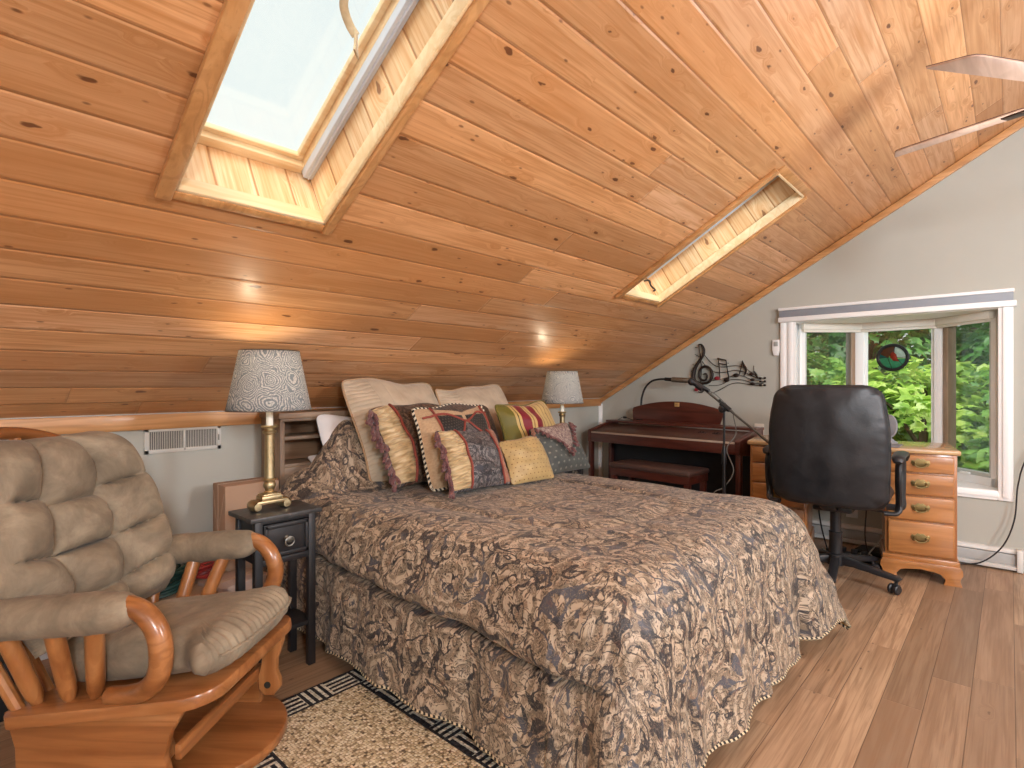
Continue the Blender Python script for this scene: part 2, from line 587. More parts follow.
# trim boards where the ceiling meets the walls
t = MB().box((XL, YK - .02, .92), (XG, YK, .99), .003)
struct(t.build('trim_1', M_trim))
t = MB()
t.prism([(YK - .02, ZK + .0), (YK - .02, ZK - .045), (RIDGE_Y, RIDGE_Z - .055), (RIDGE_Y, RIDGE_Z)], XG - .022, XG, axis='x', bev=.003)
t.prism([(RIDGE_Y, RIDGE_Z), (RIDGE_Y, RIDGE_Z - .055), (YF + .02, ZK - .045), (YF + .02, ZK)], XG - .022, XG, axis='x', bev=.003)
struct(t.build('trim_2', M_trim_y))
t = MB().box((XG - .014, YK - .03, 0), (XG, YK, .94), .003)
t.box((XG - .03, YK - .014, 0), (XG, YK, .94), .003)
struct(t.build('trim_3', M_white))
t = MB().box((XL, YK - .016, 0), (XG - .03, YK, .11), .004)
struct(t.build('baseboard_left', M_white))

# ---- skylights
def glass_mat(name, tint=(.97, .985, .98, 1), refl=.06):
    t = NT(name)
    a = t.node('BsdfTransparent', {'Color': tint}).outputs[0]
    b = t.node('BsdfGlossy', {'Color': (1, 1, 1, 1), 'Roughness': .03}).outputs[0]
    return t.done(t.node('MixShader', {0: refl, 1: a, 2: b}).outputs[0])
M_glass = glass_mat('window_glass')
M_skyglass = glass_mat('skylight_glass', (.93, .95, .945, 1), .04)
M_strap = fabric('strap_webbing', '#b09a78', '#cdbb98', 30)

def skylight(k, n):
    x0, x1, s0, s1 = SKY[k]
    H = .25
    b = MB()
    def quad(pts, uvs):
        b.add(pts, [[0, 1, 2, 3]], uvs)
    # shaft faces, boards running out through the roof: u = depth, v = along
    quad([onslope(x0, s0), onslope(x1, s0), onslope(x1, s0, H), onslope(x0, s0, H)], [(0, x0), (0, x1), (H, x1), (H, x0)])
    quad([onslope(x1, s1), onslope(x0, s1), onslope(x0, s1, H), onslope(x1, s1, H)], [(1, x1), (1, x0), (1 + H, x0), (1 + H, x1)])
    quad([onslope(x1, s0), onslope(x1, s1), onslope(x1, s1, H), onslope(x1, s0, H)], [(2, s0), (2, s1), (2 + H, s1), (2 + H, s0)])
    quad([onslope(x0, s1), onslope(x0, s0), onslope(x0, s0, H), onslope(x0, s1, H)], [(3, s1), (3, s0), (3 + H, s0), (3 + H, s1)])
    # outer curb so that no light leaks
    E = .03
    quad([onslope(x0 - E, s0 - E, .04), onslope(x1 + E, s0 - E, .04), onslope(x1 + E, s0 - E, H + .06), onslope(x0 - E, s0 - E, H + .06)], [(0, x0), (0, x1), (H, x1), (H, x0)])
    quad([onslope(x0 - E, s1 + E, .04), onslope(x1 + E, s1 + E, .04), onslope(x1 + E, s1 + E, H + .06), onslope(x0 - E, s1 + E, H + .06)], [(0, x0), (0, x1), (H, x1), (H, x0)])
    quad([onslope(x0 - E, s0 - E, .04), onslope(x0 - E, s1 + E, .04), onslope(x0 - E, s1 + E, H + .06), onslope(x0 - E, s0 - E, H + .06)], [(0, s0), (0, s1), (H, s1), (H, s0)])
    quad([onslope(x1 + E, s0 - E, .04), onslope(x1 + E, s1 + E, .04), onslope(x1 + E, s1 + E, H + .06), onslope(x1 + E, s0 - E, H + .06)], [(0, s0), (0, s1), (H, s1), (H, s0)])
    root = struct(b.build('window_%d' % n, M_liner, smooth_=False))
    MS = Matrix(((1, 0, 0), (0, -cos(radians(30)), .5), (0, .5, cos(radians(30))))).to_4x4()   # slope frame (x, s, out)
    MS.translation = (0, YK, ZK)
    # casing around the opening, standing proud of the ceiling boards
    c = MB()
    W, P = .042, .022
    c.box((x0 - W, s0 - .03, -P), (x0, s1 + .005, .0), .004, M=MS)
    c.box((x1, s0 - .03, -P), (x1 + .03, s1 + .005, .0), .004, M=MS)
    c.box((x0, s0 - .03, -P * .5), (x1, s0, .0), .003, M=MS)
    c.box((x0, s1, -.004), (x1, s1 + W, .0), .001, M=MS)
    c.build('casing', M_trim_y, root)
    # light inner lip boards
    c = MB()
    c.box((x0, s0, -.008), (x1, s0 + .012, .045), .003, M=MS)
    c.box((x0, s1 - .012, -.008), (x1, s1, .045), .003, M=MS)
    c.box((x1 - .012, s0, -.008), (x1, s1, .045), .003, M=MS)
    c.box((x0, s0, -.008), (x0 + .012, s1, .045), .003, M=MS)
    c.build('inner_lip', M_lip, root)
    # sash
    c = MB()
    f = .035
    for a in ((x0, s0, x1, s0 + f), (x0, s1 - f, x1, s1), (x0, s0, x0 + f, s1), (x1 - f, s0, x1, s1)):
        c.box((a[0], a[1], H - .03), (a[2], a[3], H + .02), .004, M=MS)
    c.box((x0 + f, s0 + f, H - .005), (x1 - f, s0 + f + .018, H + .02), .003, M=MS)
    c.box((x1 - f - .02, s0 + f, H - .002), (x1 - f, s1 - f, H + .02), .003, M=MS)
    c.build('sash_frame', M_lip, root)
    # silver blind tracks along the long sides
    c = MB()
    for xa, xb in ((x1 - .034, x1 - .001), (x0 + .001, x0 + .034)):
        c.box((xa, s0 + .012, H - .060), (xb, s1 - .012, H - .028), .003, M=MS)
        m = (xa + xb) / 2
        c.box((m - .003, s0 + .014, H - .067), (m + .003, s1 - .014, H - .058), .002, M=MS)
    c.build('blind_track', M_silver, root)
    c = MB().box((x0 + .01, s0 + .01, H + .02), (x1 - .01, s1 - .01, H + .026), M=MS)
    c.build('glass_pane', M_skyglass, root)
    # pull strap with its tab
    c = MB()
    if k == 0:
        pts = [onslope(.775, 2.10, .225), onslope(.783, 2.03, .222), onslope(.791, 1.978, .215), onslope(.805, 1.953, .21), onslope(.824, 1.935, .19), onslope(.841, 1.927, .17)]
    else:
        pts = [onslope(3.345, 1.311, .215), onslope(3.349, 1.315, .19), onslope(3.338, 1.405, .15), onslope(3.345, 1.40, .11), onslope(3.375, 1.40, .08), onslope(3.36, 1.39, .075)]
    c.tube(pts, .012 if k == 0 else .006, n=8, sub=5, flat=(1.0, .25) if k == 0 else None)
    st = c.build('pull_strap', M_strap if k == 0 else M_black, root)
    if k == 0:
        c = MB()
        p = Vector(pts[-1])
        c.prism([(-.012, .01), (.012, .01), (.013, -.03), (.024, -.052), (-.024, -.052), (-.013, -.03)], -.003, .003, axis='y', bev=.001, M=Matrix.Translation(p) @ Matrix.Rotation(radians(45), 4, 'Z'))
        c.build('strap_tab', M_strap, st)
    return root
M_lip = wood('pale_pine', '#ecd6b0', '#e6cb9f', '#d6b07c', axis=0, rough=.45, coat=.1)
skylight(0, 2)
skylight(1, 3)

# ---- bay window
BD = .33
YA, YB = WIN[0], WIN[1]
PL, PR = (XG + .12 + BD, .865), (XG + .12 + BD, .362)      # mullion lines of the bay
zb, zt = WIN[2], WIN[3]
c = MB()
# casing on the room side
for a in ((-.016, .055, .417, 1.62), (1.195, 1.303, .417, 1.62)):
    c.box((XG - .02, a[0], a[2]), (XG, a[1], a[3]), .005)
    c.box((XG - .028, a[0] + .02, a[2] + .02), (XG, a[0] + .05, a[3]), .004)
    if a[0] > 1:
        c.box((XG - .026, a[0] + .07, a[2] + .02), (XG, a[1] - .004, a[3]), .004)
c.box((XG - .02, .055, .417), (XG, 1.195, .476), .005)
c.box((XG - .028, .0505, .435), (XG, 1.1945, .462), .004)
# jamb returns through the wall
c.box((XG, YA - .002, zb), (XG + .14, YA + .018, zt), .002)
c.box((XG, YB - .018, zb), (XG + .14, YB + .002, zt), .002)
win = struct(c.build('window_1', M_white))
# valance head
c = MB()
c.box((XG - .05, -.03, 1.598), (XG, 1.31, 1.635), .006)
c.box((XG - .045, -.016, 1.63), (XG, 1.303, 1.690), .003, mi=1)
c.box((XG - .055, -.02, 1.685), (XG, 1.306, 1.706), .004)
M_grayband = plain('gray_head_band', '#8d9299', .5, var=.05)
c.build('head_casing', [M_white, M_grayband], win)
# seat board and head board of the bay
poly = [(XG, YA), (XG, YB), (XG + .12, YB), (PL[0] + .05, PL[1] + .03), (PR[0] + .05, PR[1] - .03), (XG + .12, YA)]
c = MB().prism(poly, zb - .035, zb + .006, axis='z')
c.build('seat_board', M_white, win)
c = MB().prism(poly, zt - .006, zt + .05, axis='z')
c.build('head_board', M_white, win)
# frames: three panels
M_jamb = wood('window_jamb_wood', '#a08772', '#94795f', '#7c6450', axis=2, rough=.5)
M_screen = NT('insect_screen_mesh')
_a = M_screen.node('BsdfTransparent', {'Color': (.9, .91, .9, 1)}).outputs[0]
_b = M_screen.node('BsdfDiffuse', {'Color': (.25, .27, .25, 1)}).outputs[0]
M_screen = M_screen.done(M_screen.node('MixShader', {0: .05, 1: _a, 2: _b}).outputs[0])
def panel(p, q, screen, flip=False):
    L = sqrt((q[0] - p[0]) ** 2 + (q[1] - p[1]) ** 2)
    Mx = frame((p[0], p[1], 0), (q[0] - p[0], q[1] - p[1], 0), (0, 0, 1))       # x along, y up, z normal
    c = MB()
    fw = .035
    c.box((0, zb, -.03), (fw, zt, .03), .004, M=Mx)
    c.box((L - fw, zb, -.03), (L, zt, .03), .004, M=Mx)
    c.box((0, zb, -.03), (L, zb + .06, .03), .004, M=Mx)
    c.box((0, zt - .05, -.03), (L, zt, .03), .004, M=Mx)
    c.box((fw, zb + .06, -.02), (fw + .022, zt - .05, .02), .003, M=Mx)
    c.box((L - fw - .022, zb + .06, -.02), (L - fw, zt - .05, .02), .003, M=Mx)
    c.box((fw, zb + .06, -.02), (L - fw, zb + .085, .02), .003, M=Mx)
    fr = c.build('window_frame', M_white, win)
    MB().box((fw + .01, zb + .06, -.004), (L - fw - .01, zt - .05, .002), M=Mx).build('glass_pane', M_glass, fr)
    if screen:
        MB().box((fw + .01, zb + .06, .022), (L - fw - .01, zt - .05, .024), M=Mx).build('insect_screen', M_screen, fr)
        j = MB()
        xa = fw + .018 if flip else L - fw - .048
        j.box((xa, zb + .08, -.035), (xa + .032, zt - .05, .035), .003, M=Mx)
        j.build('wood_jamb', M_jamb, fr)
        h = MB().box((L * .45, zb + .062, .03), (L * .45 + .07, zb + .075, .05), .004, M=Mx)
        h.build('crank_handle', M_white, fr)
    # roller blind rail at the head
    r = MB()
    r.box((.005, zt - .058, .03), (L - .005, zt - .005, .075), .008, M=Mx)
    r.box((.012, zt - .075, .045), (L - .012, zt - .055, .057), .004, M=Mx)
    r.build('roller_blind', M_cream, win)
panel((XG + .13, YB - .02), PL, True)
panel(PL, PR, False)
panel(PR, (XG + .13, YA + .02), True, True)
c = MB()
for P_ in (PL, PR):
    c.box((P_[0] - .05, P_[1] - .04, zb), (P_[0] + .04, P_[1] + .04, zt), .008)
c.build('mullion_post', M_white, win)

# ---- added window, out of view behind the camera, to let more light in
c = MB()
for a in ((WL[0] - .06, WL[2] - .06, WL[1] + .06, WL[2]), (WL[0] - .06, WL[3], WL[1] + .06, WL[3] + .06), (WL[0] - .06, WL[2], WL[0], WL[3]), (WL[1], WL[2], WL[1] + .06, WL[3])):
    c.box((XL, a[0], a[1]), (XL + .02, a[2], a[3]), .004)
w4 = struct(c.build('window_4', M_white))
c = MB()
ym = (WL[0] + WL[1]) / 2
for a in ((WL[0], WL[2], WL[1], WL[2] + .05), (WL[0], WL[3] - .05, WL[1], WL[3]), (WL[0], WL[2] + .05, WL[0] + .05, WL[3] - .05), (WL[1] - .05, WL[2] + .05, WL[1], WL[3] - .05), (ym - .03, WL[2] + .05, ym + .03, WL[3] - .05)):
    c.box((XL - .08, a[0], a[1]), (XL - .04, a[2], a[3]), .003)
fr = c.build('window_frame', M_white, w4)
MB().box((XL - .063, WL[0] + .04, WL[2] + .04), (XL - .057, WL[1] - .04, WL[3] - .04)).build('glass_pane', M_glass, fr)

# ---- electric baseboard heater along the window wall
M_htr = plain('heater_enamel', '#d9d8d3', .4, var=.03)
M_htr_gray = plain('heater_fins', '#a9a9a6', .5)
ht = thing('baseboard_heater', 'long white metal baseboard heater low on the window wall', 'heater', (XG, .7, 0))
b = MB()
b.prism([(-.002, .012), (-.05, .012), (-.055, .03), (-.05, .032), (-.012, .036), (-.012, .1), (-.03, .106), (-.03, .112), (-.02, .128), (-.002, .132)], -.735, 1.6, axis='y')
b.build('casing', M_htr, ht)
b = MB().box((-.034, -.725, .036), (-.012, 1.59, .100), .003)
b.build('front_panel', M_htr_gray, ht)
for y in (-.76, 1.6):
    MB().box((-.06, y, .004), (-.002, y + .03, .137), .006).build('end_cap', M_htr, ht)

# ================================================================ bed
M_brownwood = wood('taupe_oak', '#a18871', '#917962', '#6f5946', axis=0, rough=.5, coat=0)
M_brownwood_z = wood('taupe_oak_upright', '#a18871', '#917962', '#6f5946', axis=2, rough=.5, coat=0)
M_shelfback = wood('shelf_back_oak', '#95755a', '#84654b', '#614631', axis=0, rough=.5, coat=0)
M_sheet = fabric('pale_blue_sheet', '#aebac8', '#c3ccd6', 6)
M_pillow = fabric('white_pillowcase', '#d9d9da', '#e6e5e3', 6)
M_plat = wood('platform_wood', '#a87b52', '#976b45', '#6f4b2d', axis=1, rough=.5, coat=0)

BX0, BX1, BY0, BY1, BZ = 1.235, 2.67, .64, 2.66, .60
bed = thing('bed', 'wide bed with a brown bookcase headboard standing against the low wall', 'bed', ((BX0 + BX1) / 2, (BY0 + BY1) / 2, 0))
bo = Vector(bed.location)
TB = Matrix.Translation(-bo)
b = MB()
b.box((BX0 - .03, BY0 + .1, .02), (BX0 + .0, BY1, .14), .004, M=TB)
b.box((BX1 - .02, BY0 + .1, .02), (BX1 + .01, BY1, .14), .004, M=TB)
b.box((BX0, BY0 + .08, .02), (BX1, BY0 + .11, .14), .004, M=TB)
b.box((BX0, BY0 + .1, .12), (BX1, BY1, .14), M=TB)
b.build('platform', M_plat, bed)
b = MB().box((BX0 + .05, BY0 + .20, .14), (BX1 - .03, BY1, .36), .03, M=TB)
b.build('box_spring', M_pillow, bed)
b = MB().box((BX0 + .04, BY0 + .20, .36), (BX1 - .04, BY1, .545), .07, seg=4, M=TB)
b.build('mattress', M_sheet, bed)
# folded sheet showing at the head corner
def fold(u, v):
    x = BX0 - .02 + .17 * u
    y = 2.50 + .16 * v
    z = .47 + .17 * smooth(0, .45, u) + .008 * sin(v * 9 + u * 5) + .02 * v
    return (x - bo.x, y - bo.y, z)
b = MB().grid(fold, 14, 14)
o = b.build('turned_sheet', M_sheet, bed)
md = o.modifiers.new('thick', 'SOLIDIFY'); md.thickness = .02
# bookcase headboard
HX0, HX1, HY, HZ = 1.245, 2.72, 2.70, .985
head = MB().box((HX0 + .024, YK - .05, .1), (HX1 - .024, YK - .035, HZ - .03), M=TB).build('headboard', M_shelfback, bed)
for xa in (HX0, HX1 - .024):
    MB().box((xa, HY, 0), (xa + .024, YK - .022, HZ - .03), .002, M=TB).build('side_panel', M_brownwood_z, head)
b = MB().box((HX0 - .012, HY - .014, HZ - .03), (HX1 + .012, YK - .022, HZ), .004, M=TB)
b.box((HX0 + .0, HY - .004, HZ - .045), (HX1, HY + .016, HZ - .03), .002, M=TB)
b.build('top_board', M_brownwood, head)
for z in (.705, .845):
    MB().box((HX0 + .024, HY + .006, z), (HX1 - .024, YK - .05, z + .018), .002, M=TB).build('shelf', M_brownwood, head)
for x in (1.72, 2.22):
    MB().box((x, HY + .004, .705), (x + .02, YK - .05, HZ - .03), .002, M=TB).build('divider', M_brownwood_z, head)
MB().box((HX0 + .024, HY + .002, .1), (HX1 - .024, HY + .022, .705), .002, M=TB).build('front_panel', M_brownwood, head)

# ---- sleeping pillows
def plan(a, c, w, h, pinch, ph, pw=16):
    """soft, slightly slumped outline of a pillow"""
    q = max(abs(a), abs(c))
    p = (abs(a) ** pw + abs(c) ** pw) ** (1 / pw) if q > 0 else 1
    k = q / p if p > 1e-6 else 1
    x = a * k * w / 2 * (1 - pinch * (1 - c * c) * .9) * (1 + .035 * -c)
    y = c * k * h / 2 * (1 - pinch * (1 - a * a) * .9)
    x += .018 * w * sin(c * 2.6 + ph[3]) * abs(a)
    y += .030 * h * sin(a * 2.4 + ph[4]) * max(0, c) + .012 * h * sin(a * 6 + ph[5]) * max(0, c)
    return x, y

def pillow_mesh(w, h, t, n=26, pinch=.06, ruffle=0.0, puffx=0, seed=0):
    """cushion in the xy plane centred on 0, thickness along z; two sides in one mesh with UV"""
    b = MB()
    rnd = random.Random(seed)
    ph = [rnd.uniform(0, 6) for _ in range(6)]
    def P(u, v, s):
        a, c = u * 2 - 1, v * 2 - 1
        e = max(0.0, (1 - abs(a) ** 2.3)) ** .6 * max(0.0, (1 - abs(c) ** 2.3)) ** .6
        x, y = plan(a, c, w, h, pinch, ph)
        z = s * (e * t / 2 + .003)
        z += s * e * .05 * t * (sin(a * 5 + ph[0]) * cos(c * 4 + ph[1]) + .6 * sin(c * 9 + a * 3 + ph[2]))
        if puffx:
            z += s * .012 * ruffle * sin(c * puffx + 2.0 * sin(a * 3 + ph[3])) * e
        return (x, y, z)
    b.grid(lambda u, v: P(u, v, 1), n, n, uvf=lambda u, v: (u, v))
    b.grid(lambda u, v: P(u, v, -1), n, n, uvf=lambda u, v: (u, v), flip=True)
    return b

def place(bl, br, tl, t=0.0):
    """frame with origin at the centre of the rectangle (bl, br, tl); z towards the room (-y)"""
    bl, br, tl = Vector(bl), Vector(br), Vector(tl)
    ux = (br - bl)
    uy = (tl - bl)
    c = bl + ux / 2 + uy / 2
    M = frame(c, ux, uy)
    return M, ux.length, (uy - ux.normalized() * uy.dot(ux.normalized())).length

def setM(o, M):
    o.matrix_world = M
    return o

def cushion(name, label, bl, br, tl, thick, mat, cat='cushion', group=None, pinch=.06, seed=0, w=None, h=None, n=26):
    M, W, Hh = place(bl, br, tl)
    o = pillow_mesh(w or W, h or Hh, thick, n=n, pinch=pinch, seed=seed).build(name, mat, ang=80, weld=True)
    setM(o, M)
    return tag(o, label, cat, group), (w or W), (h or Hh)

# white pillows standing behind the comforter, against the headboard
o, _, _ = cushion('sleeping_pillow', 'white pillow on edge against the headboard, its corner showing above the comforter', (1.455, 2.50, .64), (2.02, 2.52, .64), (1.425, 2.64, .935), .12, M_pillow, 'pillow', seed=3, w=.64, h=.38)
o, _, _ = cushion('sleeping_pillow', 'white pillow lying low by the headboard shelf, only its tip showing beside the comforter', (1.37, 2.50, .66), (1.95, 2.50, .66), (1.36, 2.66, .74), .10, M_pillow, 'pillow', seed=5, w=.6, h=.24)

# ---- comforter
M_comf = damask('comforter_damask')
M_lining = fabric('gold_lining', '#9a7c4a', '#b39258', 6)
def striped(name, a, b_, f, axis=0, skew=1.0):
    t = NT(name)
    u, v, _ = t.sep(t.uv())
    s = t.m('SINE', t.m('MULTIPLY', t.m('ADD', u, t.m('MULTIPLY', v, skew / f)), f * 2 * pi))
    return t.done(t.bsdf(t.mix(t.step(s, -.2, .2), lin(a), lin(b_)), .6))
M_cord = striped('twisted_cord', '#1f1d1c', '#cdbd9c', 55)

CI = .10
DROPX, DROPY, RAD, RC = .625, .60, .15, .10
CW, CL = BX1 - BX0 - 2 * CI, 2.58 - BY0 - CI - .07
def comf(a, b_, inset=0.0):
    """a across (negative / beyond CW hangs), b_ along from the foot (negative hangs) -> 3-D"""
    sx = -1 if a < CW / 2 else 1
    ia = min(max(a, RC), CW - RC)
    ib = max(b_, RC)
    da, db = abs(a - ia), ib - b_
    if da > 1e-9 and db > 1e-9:
        dd = (da ** 5 + db ** 5) ** .2 - RC
        # towards the corner the cloth turns round the rounded mattress corner
    else:
        dd = max(da, db) - RC
        if da < 1e-9 and db < 1e-9:
            dd = -min(ia, CW - ia, ib)
    d = max(dd, 0.0)
    hyp = sqrt(da * da + db * db) or 1.0
    ux_, uy_ = (a - ia) / hyp, (b_ - ib) / hyp
    rin = min(hyp, RC) if dd <= 0 else RC
    ca, cb = ia + ux_ * rin, ib + uy_ * rin
    x, y = BX0 + CI + ca, BY0 + CI + .07 + cb
    sd = dd
    # the top: gentle loft, raised over the pillows at the head
    rise = .34 * smooth(1.52, 1.88, cb + .10 * (mnoise.noise((ca * 2.2, 1.3, 0)))) * smooth(-.12, .22, ca) * smooth(-.06, .16, CW - ca)
    z = BZ + rise
    z += .012 * mnoise.noise((x * 3.1, y * 3.1, 2.0)) + .006 * mnoise.noise((x * 9, y * 9, 5.0))
    z += .03 * rise * mnoise.noise((x * 7, y * 7, 8.0)) * 3
    hd = smooth(1.35, 1.75, cb)
    z += hd * .022 * (1 - abs(mnoise.noise((x * 5 + y * 3, y * 2 - x * 2, 3.0))) * 3) * smooth(.5, .1, ca)
    # quilted seams
    side = (1.0 if db < 1e-9 else smooth(.75, .2, db / max(da, 1e-6))) if da > 1e-9 else 0.0
    seam1 = abs(sd - .285 - .07 * (1 - cb / CL))
    xx, yy = ca - CW / 2, cb - .86
    if d == 0:
        q = (abs(xx / .42) ** 3.2 + abs(yy / .62) ** 3.2) ** (1 / 3.2)
        seam2 = abs(q - 1) * .45
    else:
        seam2 = 1
    puff = .030 * (1 - 1.9 * side * exp(-(seam1 / .013) ** 2)) + .022 * side * exp(-((sd - .235 - .07 * (1 - cb / CL)) / .045) ** 2) + .013 * (1 - exp(-(seam2 / .03) ** 2))
    cang = atan2(db, da + 1e-9)
    per = (cb - (.0 if da > 0 else 0) if db < 1e-9 else -.55 * cang - (ca * .0 if da > 0 else abs(ca - (0 if sx < 0 else CW)))) + (0 if sx < 0 else 5)
    if d <= 0:
        return Vector((x, y, z + puff - .030 - inset))
    dirx, diry = ux_, uy_
    q = RAD * pi / 2
    if d < q:
        ang = d / RAD
        off, zz = RAD * sin(ang), z - RAD * (1 - cos(ang))
        nx, nz = sin(ang), cos(ang)
    else:
        e = d - q
        off, zz = RAD + .10 * e, z - RAD - e * .985
        nx, nz = 1, .1
    corner = min(da, db) / max(da, db, 1e-6)
    fold = smooth(.05, .5, d)
    rip = .016 * fold * (sin(per * 9.0 + 1.2 * sin(per * 3.1)) + .5 * sin(per * 21 + 2.0) * fold + .8 * mnoise.noise((per * 3, d * 2.5, 1)))
    rip += .012 * mnoise.noise((per * 7, d * 11, 4.0)) * smooth(0, .2, d)
    rip += .014 * fold * (1 - exp(-(seam1 / .04) ** 2)) * mnoise.noise((per * 16, d * 3, 9.0))
    off += rip + nx * (puff - .030) - inset * nx + corner * (.05 if sx < 0 else .17) * d / .5
    zz += nz * (puff - .030) - inset * nz
    zz += (.05 if sx > 0 else .0) * corner * fold
    zz = max(zz, .022 + .012 * (1 + sin(per * 5)))
    return Vector((x + dirx * off, y + diry * off, zz))

NA, NB = 300, 270
def pa(u):
    return -DROPX + u * (CW + 2 * DROPX)
def pb(v):
    return -DROPY + v * (CL + DROPY)
b = MB().grid(lambda u, v: comf(pa(u), pb(v)), NA, NB, uvf=lambda u, v: (pa(u), pb(v)))
com = b.build('comforter', M_comf, ang=80)
tag(com, 'brown and gold paisley comforter spread over the wide bed, hanging to the floor', 'comforter')
b = MB().grid(lambda u, v: comf(pa(u), pb(v), .030 * min(1, 12 * min(u, 1 - u, v)) + .006), NA // 2, NB // 2, flip=True)
b.build('lining', M_lining, com, ang=80)
pts = []
for k in range(150):
    pts.append(comf(-DROPX - .004, pb(1 - k / 150), .004))
for k in range(110):
    pts.append(comf(pa(k / 110), -DROPY - .004, .004))
for k in range(151):
    pts.append(comf(CW + DROPX + .004, pb(k / 150), .004))
b = MB().tube(pts, .007, n=6)
b.build('cord_trim', M_cord, com)

# ---- decorative pillows and cushions
M_sham = NT('quilted_beige')
_p = M_sham.uv()
_u, _v, _ = M_sham.sep(_p)
_s = M_sham.m('ABSOLUTE', M_sham.m('SINE', M_sham.m('MULTIPLY', _v, 75.0)))
_edge = M_sham.m('LESS_THAN', _u, .22)
_s2 = M_sham.m('ABSOLUTE', M_sham.m('SINE', M_sham.m('MULTIPLY', _u, 28.0)))
_h = M_sham.mix(_edge, M_sham.m('POWER', _s2, .3), M_sham.m('POWER', _s, .5))
_c = M_sham.ramp(M_sham.noise(_p, 7, 4), [(.3, '#b3a28b'), (.7, '#cabaa2')])
M_sham = M_sham.done(M_sham.bsdf(_c, .7, 0, M_sham.bump(_h, .4, .010), .3, 0, .3))
M_gold = NT('ruched_gold_satin')
_p = M_gold.uv()
_w = M_gold.noise(M_gold.scale(_p, (1.3, 24.0, 1)), 1.0, 3, .5, .35)
_c = M_gold.ramp(_w, [(.3, '#8f7650'), (.5, '#c2a87c'), (.7, '#dcc69c')])
M_gold = M_gold.done(M_gold.bsdf(_c, .38, 0, M_gold.bump(_w, .8, .02), .5, 0, .2))
M_red = plain('red_braid', '#8c4236', .7, var=.15, nscale=120)
M_piping = striped('black_white_piping', '#16130f', '#d8cfb8', 40)
M_tassel = fabric('mauve_tassel', '#55272f', '#8a6560', 45, weave=300)
M_rust = fabric('dusty_rose_ruched', '#8a5a4a', '#a97a62', 18)
M_darkpais = damask('dark_paisley', '#222126', '#474446', '#7d7876', '#2a282b', per=(.7, 1.0), fs=.45, accent='#33333d')
M_brownpais = damask('brown_paisley', '#2a201c', '#4b3a30', '#75604e', '#2e231e', per=(.5, .7), fs=.55, accent='#3a2a24')
M_olive = fabric('olive_velvet', '#5c5420', '#766b2e', 12)
def fabric_uvdot(name, base, base2, dot, n, r, sheen=.2, rough=.6):
    t = NT(name)
    p = t.uv()
    q = t.scale(p, (n, n * 1.0, 1))
    u, v, _ = t.sep(q)
    odd = t.m('MULTIPLY', t.m('FRACT', t.m('MULTIPLY', t.m('FLOOR', v), .5)), 1.0)
    fu = t.m('SUBTRACT', t.m('FRACT', t.m('ADD', u, odd)), .5)
    fv = t.m('SUBTRACT', t.m('FRACT', v), .5)
    d = t.m('SQRT', t.m('ADD', t.m('MULTIPLY', fu, fu), t.m('MULTIPLY', fv, fv)))
    c = t.ramp(t.noise(p, 6, 3), [(.3, base), (.7, base2)])
    c = t.mix(t.m('SUBTRACT', 1.0, t.step(d, r * .7, r)), c, dot)
    return t.done(t.bsdf(c, rough, 0, t.bump(t.noise(p, 40, 4), .3, .006), .4, 0, sheen))
M_dotgold = fabric_uvdot('gold_dotted_silk', '#a98f60', '#bfa571', '#6d4a2a', 11, .14, rough=.42)
M_blackdot = fabric_uvdot('black_dotted', '#1d1c1c', '#2a2826', '#4c4640', 9, .3)
M_graydot = fabric_uvdot('gray_dotted', '#3f4240', '#515450', '#77766c', 9, .2)
M_tan = fabric('tan_tapestry', '#a88a6a', '#c3a684', 40, uv=True)
t = NT('striped_taffeta')
_u, _v, _ = t.sep(t.uv())
cr = t.ramp(_u, [(0, '#6a6226'), (.155, '#c2a464'), (.19, '#3d3118'), (.20, '#c2a464'), (.235, '#7d1f2b'), (.36, '#c6aa6e'), (.39, '#94703c'), (.41, '#c6aa6e'), (.45, '#7d1f2b'), (.56, '#c6aa6e'),
               (.60, '#8d6c3c'), (.615, '#c8ad74'), (.68, '#a48552'), (.70, '#c8ad74'), (.76, '#7a5c38'), (.775, '#c4a76c'), (.85, '#9c7d4a'), (.87, '#c4a76c')], 'CONSTANT')
M_stripe = t.done(t.bsdf(cr, .5, 0, t.bump(t.noise(t.uv(), 30, 4), .3, .005), .4, 0, .2))
t = NT('fringe_knit')
_p = t.scale(t.uv(), (40, 12, 1))
_n = t.noise(_p, 1.0, 3)
M_knit = t.done(t.bsdf(t.ramp(_n, [(.35, '#573c40'), (.5, '#948078'), (.7, '#c4b4a6')]), .9, 0, t.bump(_n, .8, .01)))

def on_pillow(w, h, t, pinch, seed, lift):
    """returns a function (u,v)->point just above the front face of pillow_mesh"""
    rnd = random.Random(seed)
    ph = [rnd.uniform(0, 6) for _ in range(6)]
    def P(u, v, l=lift):
        a, c = u * 2 - 1, v * 2 - 1
        e = max(0.0, (1 - abs(a) ** 2.3)) ** .6 * max(0.0, (1 - abs(c) ** 2.3)) ** .6
        x, y = plan(a, c, w, h, pinch, ph)
        z = (e * t / 2 + .003) + e * .05 * t * (sin(a * 5 + ph[0]) * cos(c * 4 + ph[1]) + .6 * sin(c * 9 + a * 3 + ph[2]))
        return Vector((x, y, z + l))
    return P

